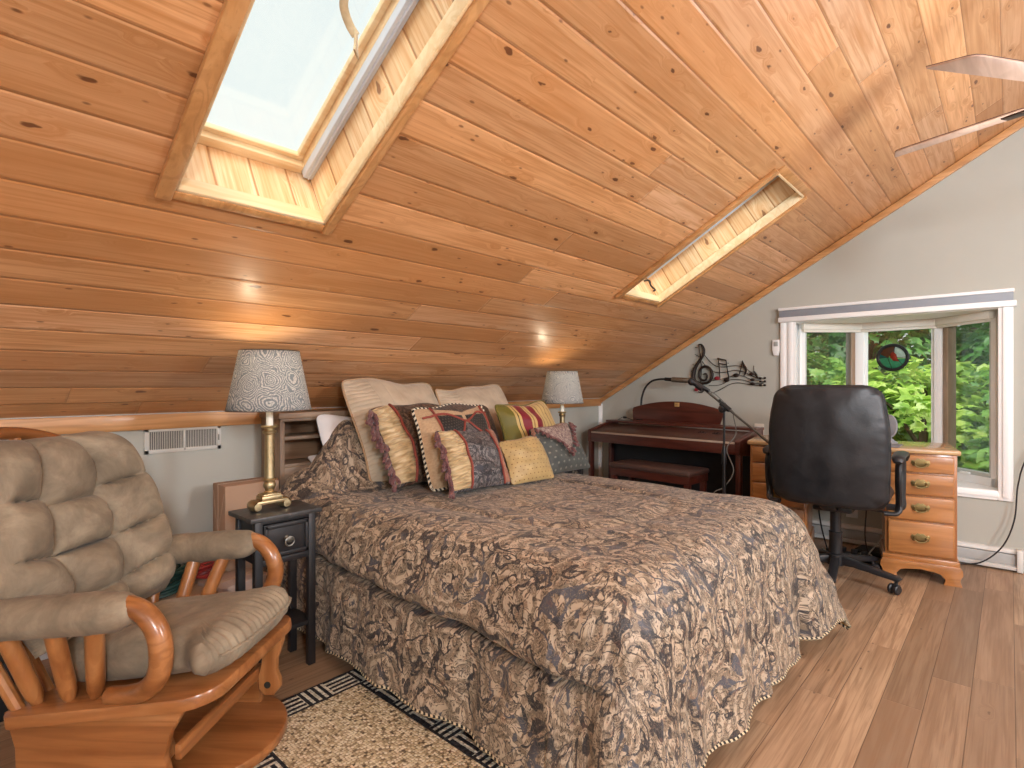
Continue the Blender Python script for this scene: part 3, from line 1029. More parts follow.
def patch(P, u0, u1, v0, v1, name, mat, parent, nu=14, nv=18, lift=.004, ruch=0.0, edge=None, ang=80):
    """fabric panel lying on the front face; edge(u_rel, v_rel)->(u,v) may reshape it"""
    def f(u, v):
        a, c = (edge(u, v) if edge else (u0 + (u1 - u0) * u, v0 + (v1 - v0) * v))
        p = P(a, c, lift * (1 if 0 < u < 1 and 0 < v < 1 else .2))
        if ruch:
            p.z += ruch * (.5 + .5 * sin(v * 84 + 2.5 * sin(u * 4) + 3 * mnoise.noise((u * 3, v * 6, 1)))) * sin(pi * min(1, max(0, u)))
        return p
    return MB().grid(f, nu, nv).build(name, mat, parent, ang=ang)

def cord(P, uvs, r, name, mat, parent, lift=.006, sub=3, closed=False):
    q = list(uvs)
    dn = []
    m = len(q)
    for i in range(m if closed else m - 1):
        p1, p2 = q[i], q[(i + 1) % m]
        p0 = q[i - 1] if (i > 0 or closed) else p1
        p3 = q[(i + 2) % m] if (closed or i + 2 < m) else p2
        if closed:
            p0, p3 = p1, p2
        for k in range(8 if not closed else 2):
            t = k / (8 if not closed else 2)
            dn.append(tuple(.5 * (2 * p1[j] + (p2[j] - p0[j]) * t + (2 * p0[j] - 5 * p1[j] + 4 * p2[j] - p3[j]) * t * t + (3 * p1[j] - p0[j] - 3 * p2[j] + p3[j]) * t ** 3) for j in (0, 1)))
    if not closed:
        dn.append(q[-1])
    dn = [(min(1, max(0, a)), min(1, max(0, c))) for a, c in dn]
    return MB().tube([P(u, v, lift) for u, v in dn], r, n=6, closed=closed).build(name, mat, parent)

def tassels(pts, down, L, name, mat, parent, seed=1, r=.009, hang=None):
    rnd = random.Random(seed)
    b = MB()
    for p in pts:
        p = Vector(p)
        for k in range(3):
            d = Vector(down) + Vector((rnd.uniform(-.35, .35), rnd.uniform(-.2, .2), rnd.uniform(0, .35)))
            d.normalize()
            l = L * rnd.uniform(.7, 1.15)
            b.tube([p, p + d * l * .3, p + d * l * .62 + Vector((rnd.uniform(-.004, .004), 0, .003)), p + d * l], [r * .55, r * .8, r, r * .75], n=6)
    return b.build(name, mat, parent)

def edge_loop(w, h, pinch, n=14):
    P = []
    for k in range(n):
        P.append((k / n, 0))
    for k in range(n):
        P.append((1, k / n))
    for k in range(n):
        P.append((1 - k / n, 1))
    for k in range(n):
        P.append((0, 1 - k / n))
    return P

# 1, 2: beige quilted shams
for lab, bl, br, tl, sd in (
        ('large beige quilted pillow leaning on the headboard at the left', (1.56, 2.345, .63), (2.22, 2.40, .63), (1.50, 2.60, 1.145), 11),
        ('large beige quilted pillow on the right, half hidden by the striped cushion', (2.15, 2.40, .63), (2.78, 2.42, .63), (2.14, 2.60, 1.11), 12)):
    o, W, Hh = cushion('quilted_pillow', lab, bl, br, tl, .20, M_sham, 'pillow', seed=sd, pinch=.03)
    P = on_pillow(W, Hh, .20, .03, sd, 0)
    cord(P, edge_loop(W, Hh, .03), .006, 'piping', M_tan, o, lift=-.002, closed=True)
# A: ruched gold cushion with tassels
o, W, Hh = cushion('tassel_cushion', 'gold ruched cushion with a red braid and mauve tassels down its left edge', (1.535, 2.165, .63), (2.06, 2.18, .63), (1.555, 2.40, 1.02), .15, M_brownpais, seed=21)
P = on_pillow(W, Hh, .15, .06, 21, 0)
patch(P, .015, .235, .02, .98, 'ruched_panel', M_gold, o, 12, 90, ruch=.013)
cord(P, [(.245, .01), (.245, .25), (.245, .5), (.245, .75), (.245, .99)], .007, 'red_braid', M_red, o, sub=6)
tassels([P(.0, .06 + .9 * k / 10, .012) for k in range(11)], (-.55, -.8, .3), .085, 'tassel_fringe', M_tassel, o, 4, r=.012)
# D: dark paisley cushion behind
o, W, Hh = cushion('paisley_cushion', 'dark brown paisley cushion peeking out between the beige pillows and striped cushion', (1.98, 2.20, .63), (2.42, 2.22, .63), (2.0, 2.40, 1.00), .12, M_brownpais, seed=24)
# B: black panelled cushion
o, W, Hh = cushion('panel_cushion', 'square cushion with two black panels outlined in red and black-and-white piping', (1.62, 2.00, .625), (2.13, 2.00, .625), (1.685, 2.20, 1.015), .15, M_tan, seed=22)
P = on_pillow(W, Hh, .15, .06, 22, 0)
patch(P, .22, .53, .5, .86, 'black_panel', M_blackdot, o, edge=lambda u, v: (.22 + .32 * u, .48 + .38 * v + .14 * (1 - v) * u * u - .06 * v * u))
patch(P, .58, .90, .5, .86, 'black_panel', M_blackdot, o, edge=lambda u, v: (.59 + .31 * u, .48 + .38 * v + .14 * (1 - v) * (1 - u) ** 2 - .06 * v * (1 - u)))
patch(P, .25, .85, .04, .6, 'paisley_panel', M_darkpais, o, edge=lambda u, v: (.24 + .64 * u + (.5 - u) * .3 * v, .04 + .66 * v * (1 - .9 * abs(u - .5) ** 1.5)))
cord(P, [(.2, .02), (.2, .5), (.2, .98)], .006, 'red_braid', M_red, o, sub=8)
cord(P, [(.92, .02), (.92, .5), (.92, .98)], .006, 'red_braid', M_red, o, sub=8)
cord(P, [(.05, .84), (.3, .865), (.56, .72), (.8, .865), (.95, .86)], .006, 'red_braid', M_red, o, sub=6)
cord(P, [(.25, .45), (.4, .52), (.56, .72), (.72, .56), (.88, .46)], .006, 'red_braid', M_red, o, sub=6)
patch(P, .3, .8, .87, .99, 'top_panel', M_brownpais, o, edge=lambda u, v: (.24 + .64 * u, .985 - (.02 + .13 * (1 - abs(2 * u - 1))) * (1 - v)))
cord(P, edge_loop(W, Hh, .06), .0075, 'piping', M_piping, o, lift=-.002, closed=True)
# E: striped
o, W, Hh = cushion('striped_cushion', 'olive, red and gold striped cushion at the right of the pile', (2.30, 2.10, .66), (2.80, 2.11, .66), (2.31, 2.24, 1.01), .17, M_stripe, seed=25, pinch=.03)
P = on_pillow(W, Hh, .17, .03, 25, 0)
cord(P, edge_loop(W, Hh, .03), .007, 'piping', M_olive, o, lift=-.002, closed=True)
# C: front cushion
o, W, Hh = cushion('front_cushion', 'small black paisley cushion with gold ruched end in front of the black panelled cushion', (1.645, 1.885, .625), (2.02, 1.86, .625), (1.695, 2.03, .90), .13, M_darkpais, seed=23)
P = on_pillow(W, Hh, .13, .06, 23, 0)
patch(P, .0, .28, .02, .98, 'ruched_panel', M_gold, o, 12, 90, ruch=.013)
patch(P, .86, 1.0, .02, .98, 'ruched_panel', M_rust, o, 10, 50, ruch=.006)
cord(P, [(.29, .01), (.29, .5), (.29, .99)], .006, 'red_braid', M_red, o, sub=8)
cord(P, [(.85, .01), (.85, .5), (.85, .99)], .005, 'red_braid', M_red, o, sub=8)
tassels([P(.0, .06 + .9 * k / 9, .008) for k in range(10)], (-.5, -.8, .25), .07, 'tassel_fringe', M_tassel, o, 6, r=.010)
# G: gray with flap
o, W, Hh = cushion('flap_cushion', 'gray cushion with a fringed knit flap over it at the right end of the pile', (2.36, 1.88, .622), (2.765, 1.87, .622), (2.34, 2.03, .885), .13, M_graydot, seed=26)
P = on_pillow(W, Hh, .13, .06, 26, 0)
patch(P, 0, 1, 0, 1, 'flap', M_knit, o, edge=lambda u, v: (.06 + .84 * u * (.0 + v) + .46 * (1 - v), .30 + .69 * v), lift=.012)
tassels([P(.06 + .42 * k / 8, .98 - .66 * k / 8, .016) for k in range(9)] + [P(.48 + .42 * k / 8, .32 + .66 * k / 8, .016) for k in range(9)], (0, -.8, .3), .04, 'tassel_fringe', M_tassel, o, 9, r=.007)
tassels([P(.02, .08 + .9 * k / 10, .004) for k in range(11)], (-.6, -.5, .2), .03, 'side_ruffle', M_rust, o, 10, r=.009)
# F: gold dotted
o, W, Hh = cushion('gold_cushion', 'small plain gold cushion with tiny dots, at the front of the pile', (2.04, 1.845, .622), (2.345, 1.82, .622), (2.05, 1.97, .835), .10, M_dotgold, seed=27, pinch=.02)

# ================================================================ nightstands and lamps
M_blk = plain('worn_black_paint', '#222123', .42, var=.3, nscale=14, bump=.05)
M_blktop = NT('worn_black_top')
_n = M_blktop.noise(M_blktop.obj(), 28, 6, .65)
M_blktop = M_blktop.done(M_blktop.bsdf(M_blktop.ramp(_n, [(.35, '#2c2b2c'), (.62, '#4a4948'), (.72, '#7d7b76')]), .4, 0, M_blktop.bump(_n, .1)))
M_brass = metal('antique_brass', '#c4b28c', .36)
M_pewter = metal('pewter', '#8a8780', .35)
M_ivory = plain('ivory_candle_sleeve', '#f0ebe0', .5, var=.02)

def nightstand(label, loc):
    r = thing('nightstand', label, 'nightstand', loc, 0, None)
    w, d = .285, .215                     # top size, footprint slightly less
    b = MB()
    b.prism([(-w / 2, -d / 2), (w / 2, -d / 2), (w / 2, d / 2), (-w / 2, d / 2)], .612, .63, bev=.004)
    b.build('table_top', M_blktop, r)
    W, D = w / 2 - .022, d / 2 - .014
    for sx in (-1, 1):
        for sy in (-1, 1):
            x, y = sx * (W - .015), sy * (D - .014)
            MB().box((x - .015, y - .014, 0), (x + .015, y + .014, .612), .003).build('leg', M_blk, r)
    b = MB()
    b.box((-W + .01, -D + .004, .445), (-W + .022, D - .004, .612), .002)
    b.box((W - .022, -D + .004, .445), (W - .01, D - .004, .612), .002)
    b.box((-W + .01, D - .018, .445), (W - .01, D - .006, .612), .002)
    b.box((-W + .02, -D + .003, .597), (W - .02, -D + .016, .612), .002)
    b.box((-W + .02, -D + .003, .438), (W - .02, -D + .016, .462), .003)
    b.build('apron', M_blk, r)
    b = MB()
    b.box((-W + .032, -D - .002, .466), (W - .032, -D + .012, .594), .003)
    for a in ((-W + .034, .468, W - .034, .484), (-W + .034, .577, W - .034, .592), (-W + .034, .468, -W + .048, .592), (W - .048, .468, W - .034, .592)):
        b.box((a[0], -D - .009, a[1]), (a[2], -D - .001, a[3]), .003)
    dr = b.build('drawer', M_blk, r)
    b = MB()
    b.lathe([(.0, 0), (.012, .001), (.006, .008), (.007, .014), (.013, .02), (.012, .026), (.004, .028), (0, .028)], 20, M=Matrix.Translation((0, -D - .002, .532)) @ Matrix.Rotation(radians(90), 4, 'X'))
    b.torus((0, -D - .026, .524), .017, .0035, axis='y')
    b.build('ring_pull', M_pewter, dr)
    b = MB().box((-W + .004, -D + .004, .165), (W - .004, D - .004, .182), .003)
    b.build('lower_shelf', M_blk, r)
    return r
nightstand('small black nightstand with one drawer between the recliner and the bed', (.985, 2.173, 0))
nightstand('black nightstand behind the far side of the bed, under the second lamp', (3.02, 2.28, 0))

t = NT('swirl_lampshade')
_p = t.uv()
d1, d2, e1, e2 = scrolls(t, t.scale(_p, (1.0, 1.0, 1)), 10.0, 46.0)
_r = t.m('SINE', t.m('ADD', t.m('MULTIPLY', d1, 80.0), t.m('MULTIPLY', t.noise(_p, 16, 2), 8.0)))
_c = t.mix(t.step(_r, -.3, .4), '#949b9e', '#dad8d2')
_c = t.mix(t.m('MULTIPLY', t.step(t.m('SINE', t.m('MULTIPLY', d2, 22.0)), .3, .9), .5), _c, '#6f777c')
_b = t.bsdf(_c, .85, 0, t.bump(_r, .15, .002), .2)
_tr = t.node('BsdfTranslucent', {'Color': _c}).outputs[0]
M_shade = t.done(t.node('MixShader', {0: .35, 1: _b, 2: _tr}).outputs[0])
t = NT('lit_bulb')
M_bulb = t.done(t.node('Emission', {'Color': (1, .82, .6, 1), 'Strength': 6.0}).outputs[0])

def lamp(label, loc, k, power):
    r = thing('table_lamp', label, 'lamp', loc, 0)
    def z(v):
        return v * k
    # scrolled bracket base
    b = MB()
    b.box((-.062 * k, -.032 * k, .026 * k), (.062 * k, .032 * k, .040 * k), .004)
    b.box((-.042 * k, -.03 * k, .038 * k), (.042 * k, .03 * k, .058 * k), .005)
    b.box((-.036 * k, -.027 * k, .056 * k), (.036 * k, .027 * k, .064 * k), .002)
    for sx in (-1, 1):
        pts = [(sx * .045 * k, 0, .036 * k)]
        for q in range(22):
            a = radians(90 - q * 22)
            rr = (.020 - q * .00055) * k
            pts.append((sx * (.058 * k + rr * cos(a)), 0, .020 * k + rr * sin(a)))
        b.tube(pts, .0045 * k, n=8, flat=(7.0, 1.0))
        b.lathe([(0, -.033), (.02, -.032), (.02, .032), (0, .033)], 18, M=Matrix.Translation((sx * .058 * k, 0, .020 * k)) @ Matrix.Rotation(radians(90), 4, 'X') @ Matrix.Diagonal((k * .72, k * .72, k, 1)))
    b.build('base', M_brass, r)
    b = MB().lathe([(z(a), z(.058 + (c - .058) * .885)) for a, c in ((.026, .062), (.027, .07), (.018, .074), (.016, .078), (.021, .09), (.024, .10), (.022, .112), (.017, .12), (.027, .124), (.028, .130), (.0205, .134), (.020, .145), (.0185, .325), (.019, .33), (.025, .335), (.027, .345), (.020, .349), (.018, .355), (.031, .360), (.033, .366), (.030, .37), (.015, .371))], 28)
    b.build('column', M_brass, r)
    b = MB().lathe([(z(.0135), z(.334)), (z(.0135), z(.44)), (z(.012), z(.444))], 18)
    b.build('candle_sleeve', M_ivory, r)
    b = MB().lathe([(z(.008), z(.44)), (z(.012), z(.455)), (z(.026), z(.50)), (z(.028), z(.53)), (z(.018), z(.555)), (0, z(.56))], 16)
    b.build('bulb', M_bulb, r)
    n, V, F, U = 64, [], [], []
    r0, r1, z0, z1 = z(.158), z(.112), z(.396), z(.632)
    sh = MB()
    sh.grid(lambda u, v: ((r0 + (r1 - r0) * v) * cos(2 * pi * u), (r0 + (r1 - r0) * v) * sin(2 * pi * u), z0 + (z1 - z0) * v), 64, 6, uvf=lambda u, v: (u * .9, v * .25))
    s_ = sh.build('lamp_shade', M_shade, r)
    md = s_.modifiers.new('thick', 'SOLIDIFY'); md.thickness = .002
    b = MB()
    for zz, rr in ((z0, r0), (z1, r1)):
        b.torus((0, 0, zz), rr, .0022, n=48, m=6)
    for a in (0, 120, 240):
        b.tube([(0, 0, z1 - .03 * k), (r1 * cos(radians(a)) * .6, r1 * sin(radians(a)) * .6, z1 - .025 * k), (r1 * cos(radians(a)), r1 * sin(radians(a)), z1)], .0018, n=5)
    b.tube([(0, 0, z(.44)), (.034 * k, 0, z(.48)), (.036 * k, 0, z(.55)), (0, 0, z1 - .03 * k)], .0018, n=5, sub=4)
    b.lathe([(.004, 0), (.009, .006), (.006, .016), (0, .02)], 12, M=Matrix.Translation((0, 0, z1 - .03 * k)))
    b.build('shade_trim', M_pewter, s_)
    L = bpy.data.lights.new('bulb_light', 'POINT')
    L.energy = power
    L.color = (1, .80, .55)
    L.shadow_soft_size = .03 * k
    lo = bpy.data.objects.new('bulb_light', L)
    COL.objects.link(lo)
    lo.parent = r
    lo.location = (0, 0, z(.575))
    return r
lamp('brass column lamp with gray swirl shade on the nightstand beside the recliner', (.968, 2.192, .63), 1.0, LAMP_W)
lamp('brass lamp with gray swirl shade beyond the bed, near the piano', (3.02, 2.28, .63), .93, LAMP_W * .8)

# ================================================================ glider recliner
M_oak_x = wood('honey_oak_rail', '#b07a4c', '#9e673a', '#784622', axis=0, rough=.3, coat=.3)
M_oak_z = wood('honey_oak_spindle', '#b78250', '#a46d3e', '#7e4a24', axis=2, rough=.3, coat=.3)
M_oak_y = wood('honey_oak_front', '#ab7546', '#986136', '#72421f', axis=1, rough=.3, coat=.3)
M_suede = NT('taupe_suede')
_o = M_suede.obj()
_n = M_suede.noise(_o, 9, 5, .65, .5)
_n2 = M_suede.noise(_o, 70, 3)
_c = M_suede.ramp(_n, [(.28, '#6f6454'), (.5, '#877a67'), (.72, '#a0937d')])
M_suede = M_suede.done(M_suede.bsdf(_c, .8, 0, M_suede.bump(M_suede.m('MULTIPLY_ADD', _n2, .4, _n), .25, .008), .25, 0, .06))
GL = thing('glider_recliner', 'wooden glider chair with puffy taupe suede cushions in the lower left corner', 'armchair', (.483, 1.943, 0), radians(-51))

# floor base with rounded board
b = MB()
pts = [(-.20, -.13)] + [(.20 + .19 * cos(radians(a)), .02 + .15 * sin(radians(a))) for a in range(-90, 91, 10)] + [(-.20, .17)]
pts = [(-.20, -.16), (.20, -.16)] + [(.22 + .17 * cos(radians(a)), .05 + .21 * sin(radians(a))) for a in range(-90, 91, 10)] + [(.20, .26), (-.20, .26)]
b.prism(pts, .014, .048, bev=.008)
b.build('base_board', M_oak_x, GL)
# outer side boards of the glide mechanism, wasted in the middle
def side_board(y):
    prof = [(-.215, .262), (-.185, .17), (-.18, .012), (.225, .012), (.245, .04), (.238, .10), (.225, .16), (.238, .22), (.275, .28), (.285, .305), (.2, .30)]
    return MB().prism(prof, y - .012, y + .012, axis='y', bev=.003)
side_board(-.222).build('side_board', M_oak_x, GL)
side_board(.222).build('side_board', M_oak_x, GL)
# hanging links at the front
def link(y, dx):
    pts = [(.26, .315), (.335, .315), (.335, .28), (.315, .22), (.312, .18), (.325, .15), (.325, .125), (.305, .10), (.275, .098), (.255, .12), (.252, .16), (.262, .2), (.268, .25)]
    return MB().prism([(a + dx, c) for a, c in pts], y - .012, y + .012, axis='y', bev=.004)
for y, dx in ((.175, .01), (-.17, -.12)):
    l = link(y, dx).build('swing_link', M_oak_z, GL)
    MB().lathe([(0, -.0145), (.011, -.0145), (.011, .0145), (0, .0145)], 16, M=Matrix.Translation((.285 + dx, y, .135)) @ Matrix.Rotation(radians(90), 4, 'X')).build('hole_shade', M_dark, l)  # solid dark plug, the shade of a hole put into its colour
MB().box((.246, -.225, .150), (.264, .20, .19), .004).build('front_crossbar', M_oak_y, GL)
# seat frame, tilted back
TILT = Matrix.Translation((.33, 0, .336)) @ Matrix.Rotation(radians(-7.5), 4, 'Y') @ Matrix.Translation((-.33, 0, -.336))
outer = [(-.19, -.262)]
outer += [(.27 + .09 * cos(radians(a)), -.175 + .087 * sin(radians(a))) for a in range(-90, 1, 15)]
outer += [(.27 + .09 * cos(radians(a)), .175 + .087 * sin(radians(a))) for a in range(0, 91, 15)]
outer += [(-.19, .262), (-.215, .24), (-.215, -.24)]
MB().prism(outer, .300, .336, bev=.008, M=TILT).build('seat_frame', M_oak_x, GL)
def arm(s):
    y = s * .29
    for p0, p1 in (((-.15, .20, .270), (-.172, .29, .53)), ((-.06, .20, .282), (-.03, .29, .53)), ((.012, .20, .292), (.083, .29, .545))):
        A, B = Vector((p0[0], s * p0[1], p0[2])), Vector((p1[0], s * p1[1], p1[2]))
        MB().tube([A, A.lerp(B, .12), A.lerp(B, .26), A.lerp(B, .85), B], [.012, .0205, .0218, .0218, .021], n=14).build('arm_spindle', M_oak_z, GL)
    b = MB()
    b.tube([(.075, s * .232, .318), (.13, s * .24, .325), (.19, s * .255, .348), (.238, s * .275, .395), (.258, y, .455), (.248, y, .515), (.21, y, .563), (.15, y, .582), (.08, y, .578), (-.02, y, .565)], [.022, .024, .026, .027, .027, .027, .026, .024, .022, .02], n=16, sub=6)
    b.build('arm_post', M_oak_x, GL)
    b = MB()
    def f(u, v):
        x = -.30 + .50 * u
        e = (1 - abs(2 * u - 1) ** 7) ** .5
        a = 2 * pi * v
        rx, rz = .050 * max(e, .02), .052 * max(e, .02)
        wr = 1 + .03 * sin(u * 40 + 3 * sin(a)) * (1 if u < .3 or u > .85 else .3)
        zc = .522 + .045 * u
        return (x, y + rx * cos(a) * wr, zc + rz * sin(a) * wr)
    b.grid(f, 40, 26, flip=True)
    b.build('arm_pad', M_suede, GL, ang=80, weld=True)
arm(1)
arm(-1)
# seat cushion
def cush(fx0, fx1, hw, z0, z1):
    b = MB()
    def P(u, v, s):
        a, c = 2 * u - 1, 2 * v - 1
        q = max(abs(a), abs(c))
        p = (abs(a) ** 3.6 + abs(c) ** 3.6) ** (1 / 3.6)
        k = q / p if p > 1e-6 else 1
        ar, cr_ = a * k, c * k
        w = hw * (.70 + .30 * smooth(.50, .78, ar))
        e = max(0, 1 - q ** 5) ** .5
        x = (fx0 + fx1) / 2 + ar * (fx1 - fx0) / 2
        y = cr_ * w
        z = (z0 + z1) / 2 + s * (z1 - z0) / 2 * e
        if s > 0:
            z += e * (.010 * mnoise.noise((x * 7, y * 7, 3)) + .004 * mnoise.noise((x * 20, y * 26, 1)))
        # gathers along the front and side rolls
        g = smooth(.62, .85, a) * (1 - smooth(.985, 1.0, q))
        z += .0045 * g * sin(c * 66 + 2 * sin(c * 7) + 3 * mnoise.noise((c * 9, a * 2, 0)))
        x += .003 * smooth(.9, 1, a) * sin(c * 66 + 2 * sin(c * 7))
        return (x, y, z)
    b.grid(lambda u, v: P(u, v, 1), 70, 120)
    b.grid(lambda u, v: P(u, v, -1), 70, 120, flip=True)
    c_ = MB()
    c_.v = [tuple(TILT @ Vector(v)) for v in b.v]; c_.f = b.f; c_.uv = b.uv; c_.mi = b.mi
    return c_, P
sc0, scP = cush(-.20, .392, .268, .338, .475)
sc = sc0.build('seat_cushion', M_suede, GL, ang=80, weld=True)
b = MB()
b.tube([TILT @ (Vector(scP(1, k / 40, 1)) + Vector((.002, 0, 0))) for k in range(3, 38)], .0045, n=6)
b.build('piping', M_suede, sc)
# back frame: curved top rail and spindles, leaning back
def backp(y, t):
    """point of the back plane, t = distance up from the seat"""
    return (-.235 - .30 * t - .05 * cos(y * 3.2) + .05, y, .36 + .955 * t)
b = MB()
b.tube([(backp(y, .645 - 1.2 * y * y)[0] - .05, y, backp(y, .645 - 1.2 * y * y)[2]) for y in [-.30 + .05 * k for k in range(13)]], .024, n=14, sub=3, flat=(1.0, .85))
b.build('top_rail', M_oak_y, GL)
for y in (-.27, -.16, -.05, .05, .16, .27):
    t1 = .64 - 1.2 * y * y
    b = MB().tube([(-.19, y * .8, .26), (backp(y, t1 * .5)[0] - .055, y * .95, backp(y, t1 * .5)[2]), (backp(y, t1)[0] - .05, y, backp(y, t1)[2])], [.016, .017, .014], n=10, sub=3)
    b.build('back_spindle', M_oak_z, GL)
# tufted back cushion: three columns of puffs
def backc():
    b = MB()
    W, T = .305, .60
    cols = [-1, -.34, .34, 1]
    def rowp(c, t):
        mid = abs(c) <= .34
        rows = [0, .16, .40, .645, 1.0] if mid else [0, .17, .40, .68, 1.0]
        tt = t if mid else t - .075 * (abs(c) - .34) / .66 * (1 - t)
        for a, d in zip(rows, rows[1:]):
            if a <= tt <= d or (tt < 0 and a == 0):
                return max(0.0, min(1.0, (tt - a) / (d - a)))
        return 1.0
    def P(u, v, s):
        c, t = 2 * u - 1, v
        wv = W * (1 - (.12 if c > 0 else .30) * smooth(.38, .0, v) - .12 * smooth(.45, .85, v) - .36 * max(0.0, (v - .74) / .26) ** 2.6)
        y = c * wv
        edge = max(0, 1 - abs(c) ** 7) ** .5 * max(0, 1 - abs(2 * v - 1) ** 9) ** .5
        k = 0 if c < cols[1] else (1 if c <= cols[2] else 2)
        q = (c - cols[k]) / (cols[k + 1] - cols[k])
        if k == 0:
            q = .5 + .5 * q
        elif k == 2:
            q = .5 * q
        pc = max(0.0, sin(pi * min(max(q, 0), 1))) ** .34
        if k != 1:
            pc = max(0.0, sin(pi * .5 * min(1, abs(abs(c) - .34) / .33))) ** .4 if abs(c) < .67 else 1
        pr_ = max(0.0, sin(pi * rowp(c, t))) ** .30
        pr_ += (1 - pr_) * .75 * smooth(.62, .95, abs(c))
        if v < .08 or v > .93:
            pr_ = max(pr_, .6)
        th = (.048 + .088 * pc * pr_) * edge
        if s < 0:
            th = .03 * edge
        tt = T * v
        nrm = Vector((.955, 0, .30))
        base = Vector(backp(y, tt)) + nrm * (.045 + .035 * c * c)
        m1 = mnoise.noise((y * 9, tt * 9, 2)); m2 = mnoise.noise((y * 30 + tt * 18, tt * 30, 7))
        wr = .010 * m1 + .005 * m2 * (1.3 - pc * pr_)
        return base + nrm * (s * th + (wr * edge if s > 0 else 0)) + Vector((0, 0, .012))
    b.grid(lambda u, v: P(u, v, 1), 120, 140)
    b.grid(lambda u, v: P(u, v, -1), 60, 70, flip=True)
    return b
backc().build('back_cushion', M_suede, GL, ang=80, weld=True)

# ================================================================ floor things at the left
# rug
RX0, RX1, RY0, RY1 = .63, 1.24, .45, 1.905
t = NT('rug_weave')
_p = t.uv()
_u, _v, _ = t.sep(_p)
W_, H_ = RX1 - RX0, RY1 - RY0
BD_ = .112
eu = t.m('MINIMUM', _u, t.m('SUBTRACT', W_, _u))
ev = t.m('MINIMUM', _v, t.m('SUBTRACT', H_, _v))
ed = t.m('MINIMUM', eu, ev)
inb = t.m('LESS_THAN', ed, BD_)
line = t.m('MULTIPLY', t.m('GREATER_THAN', ed, BD_ - .011), inb)
outl = t.m('LESS_THAN', ed, .008)
blk = (BD_ - .011)
bu = t.m('FLOOR', t.m('DIVIDE', _u, blk))
bv = t.m('FLOOR', t.m('DIVIDE', t.m('SUBTRACT', H_, _v), blk))
par = t.m('MODULO', t.m('ADD', bu, bv), 2.0)
wob = t.m('MULTIPLY', t.m('SUBTRACT', t.noise(_p, 140, 2), .5), .004)
su = t.m('SINE', t.m('MULTIPLY', t.m('ADD', t.m('SUBTRACT', t.m('DIVIDE', t.m('ADD', _u, wob), blk), bu), .1), 2 * pi * 4.0))
sv = t.m('SINE', t.m('MULTIPLY', t.m('ADD', t.m('SUBTRACT', t.m('DIVIDE', t.m('ADD', t.m('SUBTRACT', H_, _v), wob), blk), bv), .1), 2 * pi * 4.0))
strp = t.m('ADD', t.m('MULTIPLY', par, su), t.m('MULTIPLY', t.m('SUBTRACT', 1.0, par), sv))
kn = t.vor(t.scale(_p, (1.0, 1.0, 1)), 110, rand=.5)
kcol = t.vor(_p, 110, rand=.5, out='Color')
kr = t.sep(kcol)[0]
cent = t.ramp(kr, [(.05, '#66594a'), (.14, '#b09c7c'), (.5, '#d6c4a2'), (.9, '#ecdfc4')])
cent = t.mix(t.step(kn, .4, .8), cent, '#85725a')
lt = t.ramp(kr, [(.1, '#c4bca8'), (.6, '#e6e0d0')])
lt = t.mix(t.m('MULTIPLY', t.step(kn, .4, .8), .6), lt, '#6b6558')
dk = t.ramp(kr, [(0, '#222327'), (1, '#3a3a3e')])
bc = t.mix(t.step(strp, -.1, .25), dk, lt)
bc = t.mix(line, bc, dk)
bc = t.mix(outl, bc, dk)
c_ = t.mix(inb, cent, bc)
hh = t.m('SUBTRACT', 1.0, kn)
M_rug = t.done(t.bsdf(c_, .95, 0, t.bump(hh, .9, .008), .1))
b = MB().grid(lambda u, v: (RX0 + u * W_, RY0 + v * H_, .012 + .0012 * mnoise.noise((u * 12, v * 30, 0))), 24, 50, uvf=lambda u, v: (u * W_, v * H_))
b.box((RX0, RY0, .001), (RX1, RY1, .0105))
rug = b.build('area_rug', M_rug)
tag(rug, 'beige woven runner rug with a black and cream striped block border beside the bed', 'rug')

# return-air grille on the low wall
M_grille = plain('grille_enamel', '#c9c5bb', .45, var=.03)
vg = thing('air_vent', 'white metal air vent grille on the low wall under the wood ceiling', 'vent', (.8865, YK, .863))
b = MB()
for a in ((-.165, -.057, .165, -.038), (-.165, .044, .165, .058), (-.165, -.057, -.146, .058), (.146, -.057, .165, .058), (-.006, -.05, .006, .05)):
    b.box((a[0], -.010, a[1]), (a[2], -.0005, a[3]), .002)
b.build('grille_frame', M_grille, vg)
MB().box((-.15, -.002, -.045), (.15, -.0005, .05)).build('duct_shade', M_dark, vg)  # dark sheet painted as the shade behind the louvres
b = MB()
for k in range(40):
    x = -.143 + .286 * k / 39
    b.box((x - .0014, -.008, -.04), (x + .0014, -.003, .046))
b.build('louvres', M_grille, vg)
MB().box((.150, -.018, -.012), (.154, -.009, .016), .001).build('lever', M_pewter, vg)

# cardboard box behind the nightstand
M_card = plain('cardboard', '#a88a72', .85, var=.06, nscale=6)
M_tape = plain('packing_tape', '#b99b82', .35, var=.03)
cb = thing('cardboard_box', 'tall brown cardboard box behind the nightstand, against the headboard', 'box', (1.09, 2.72, 0))
b = MB().box((-.13, -.09, .001), (.118, .06, .664), .004)
b.build('carton', M_card, cb)
b = MB()
b.box((-.1315, -.012, .40), (-.1298, .0, .664))
b.box((-.1315, -.012, .6635), (.118, .0, .6652))
b.tube([(-.1308, -.08, .63), (-.1308, -.04, .52), (-.1308, -.01, .44)], .0012, n=5)
b.tube([(-.1308, .05, .63), (-.1308, .02, .52), (-.1308, -.004, .44)], .0012, n=5)
b.build('tape', M_tape, cb)
cb2 = thing('cardboard_box', 'low pale cardboard box on the floor behind the glider, under the coiled cord', 'box', (.66, 2.58, 0), radians(-6))
b = MB().box((-.26, -.17, .001), (.30, .17, .285), .004)
b.build('carton', M_card, cb2)
b = MB().box((-.262, -.006, .2845), (.302, .02, .2862))
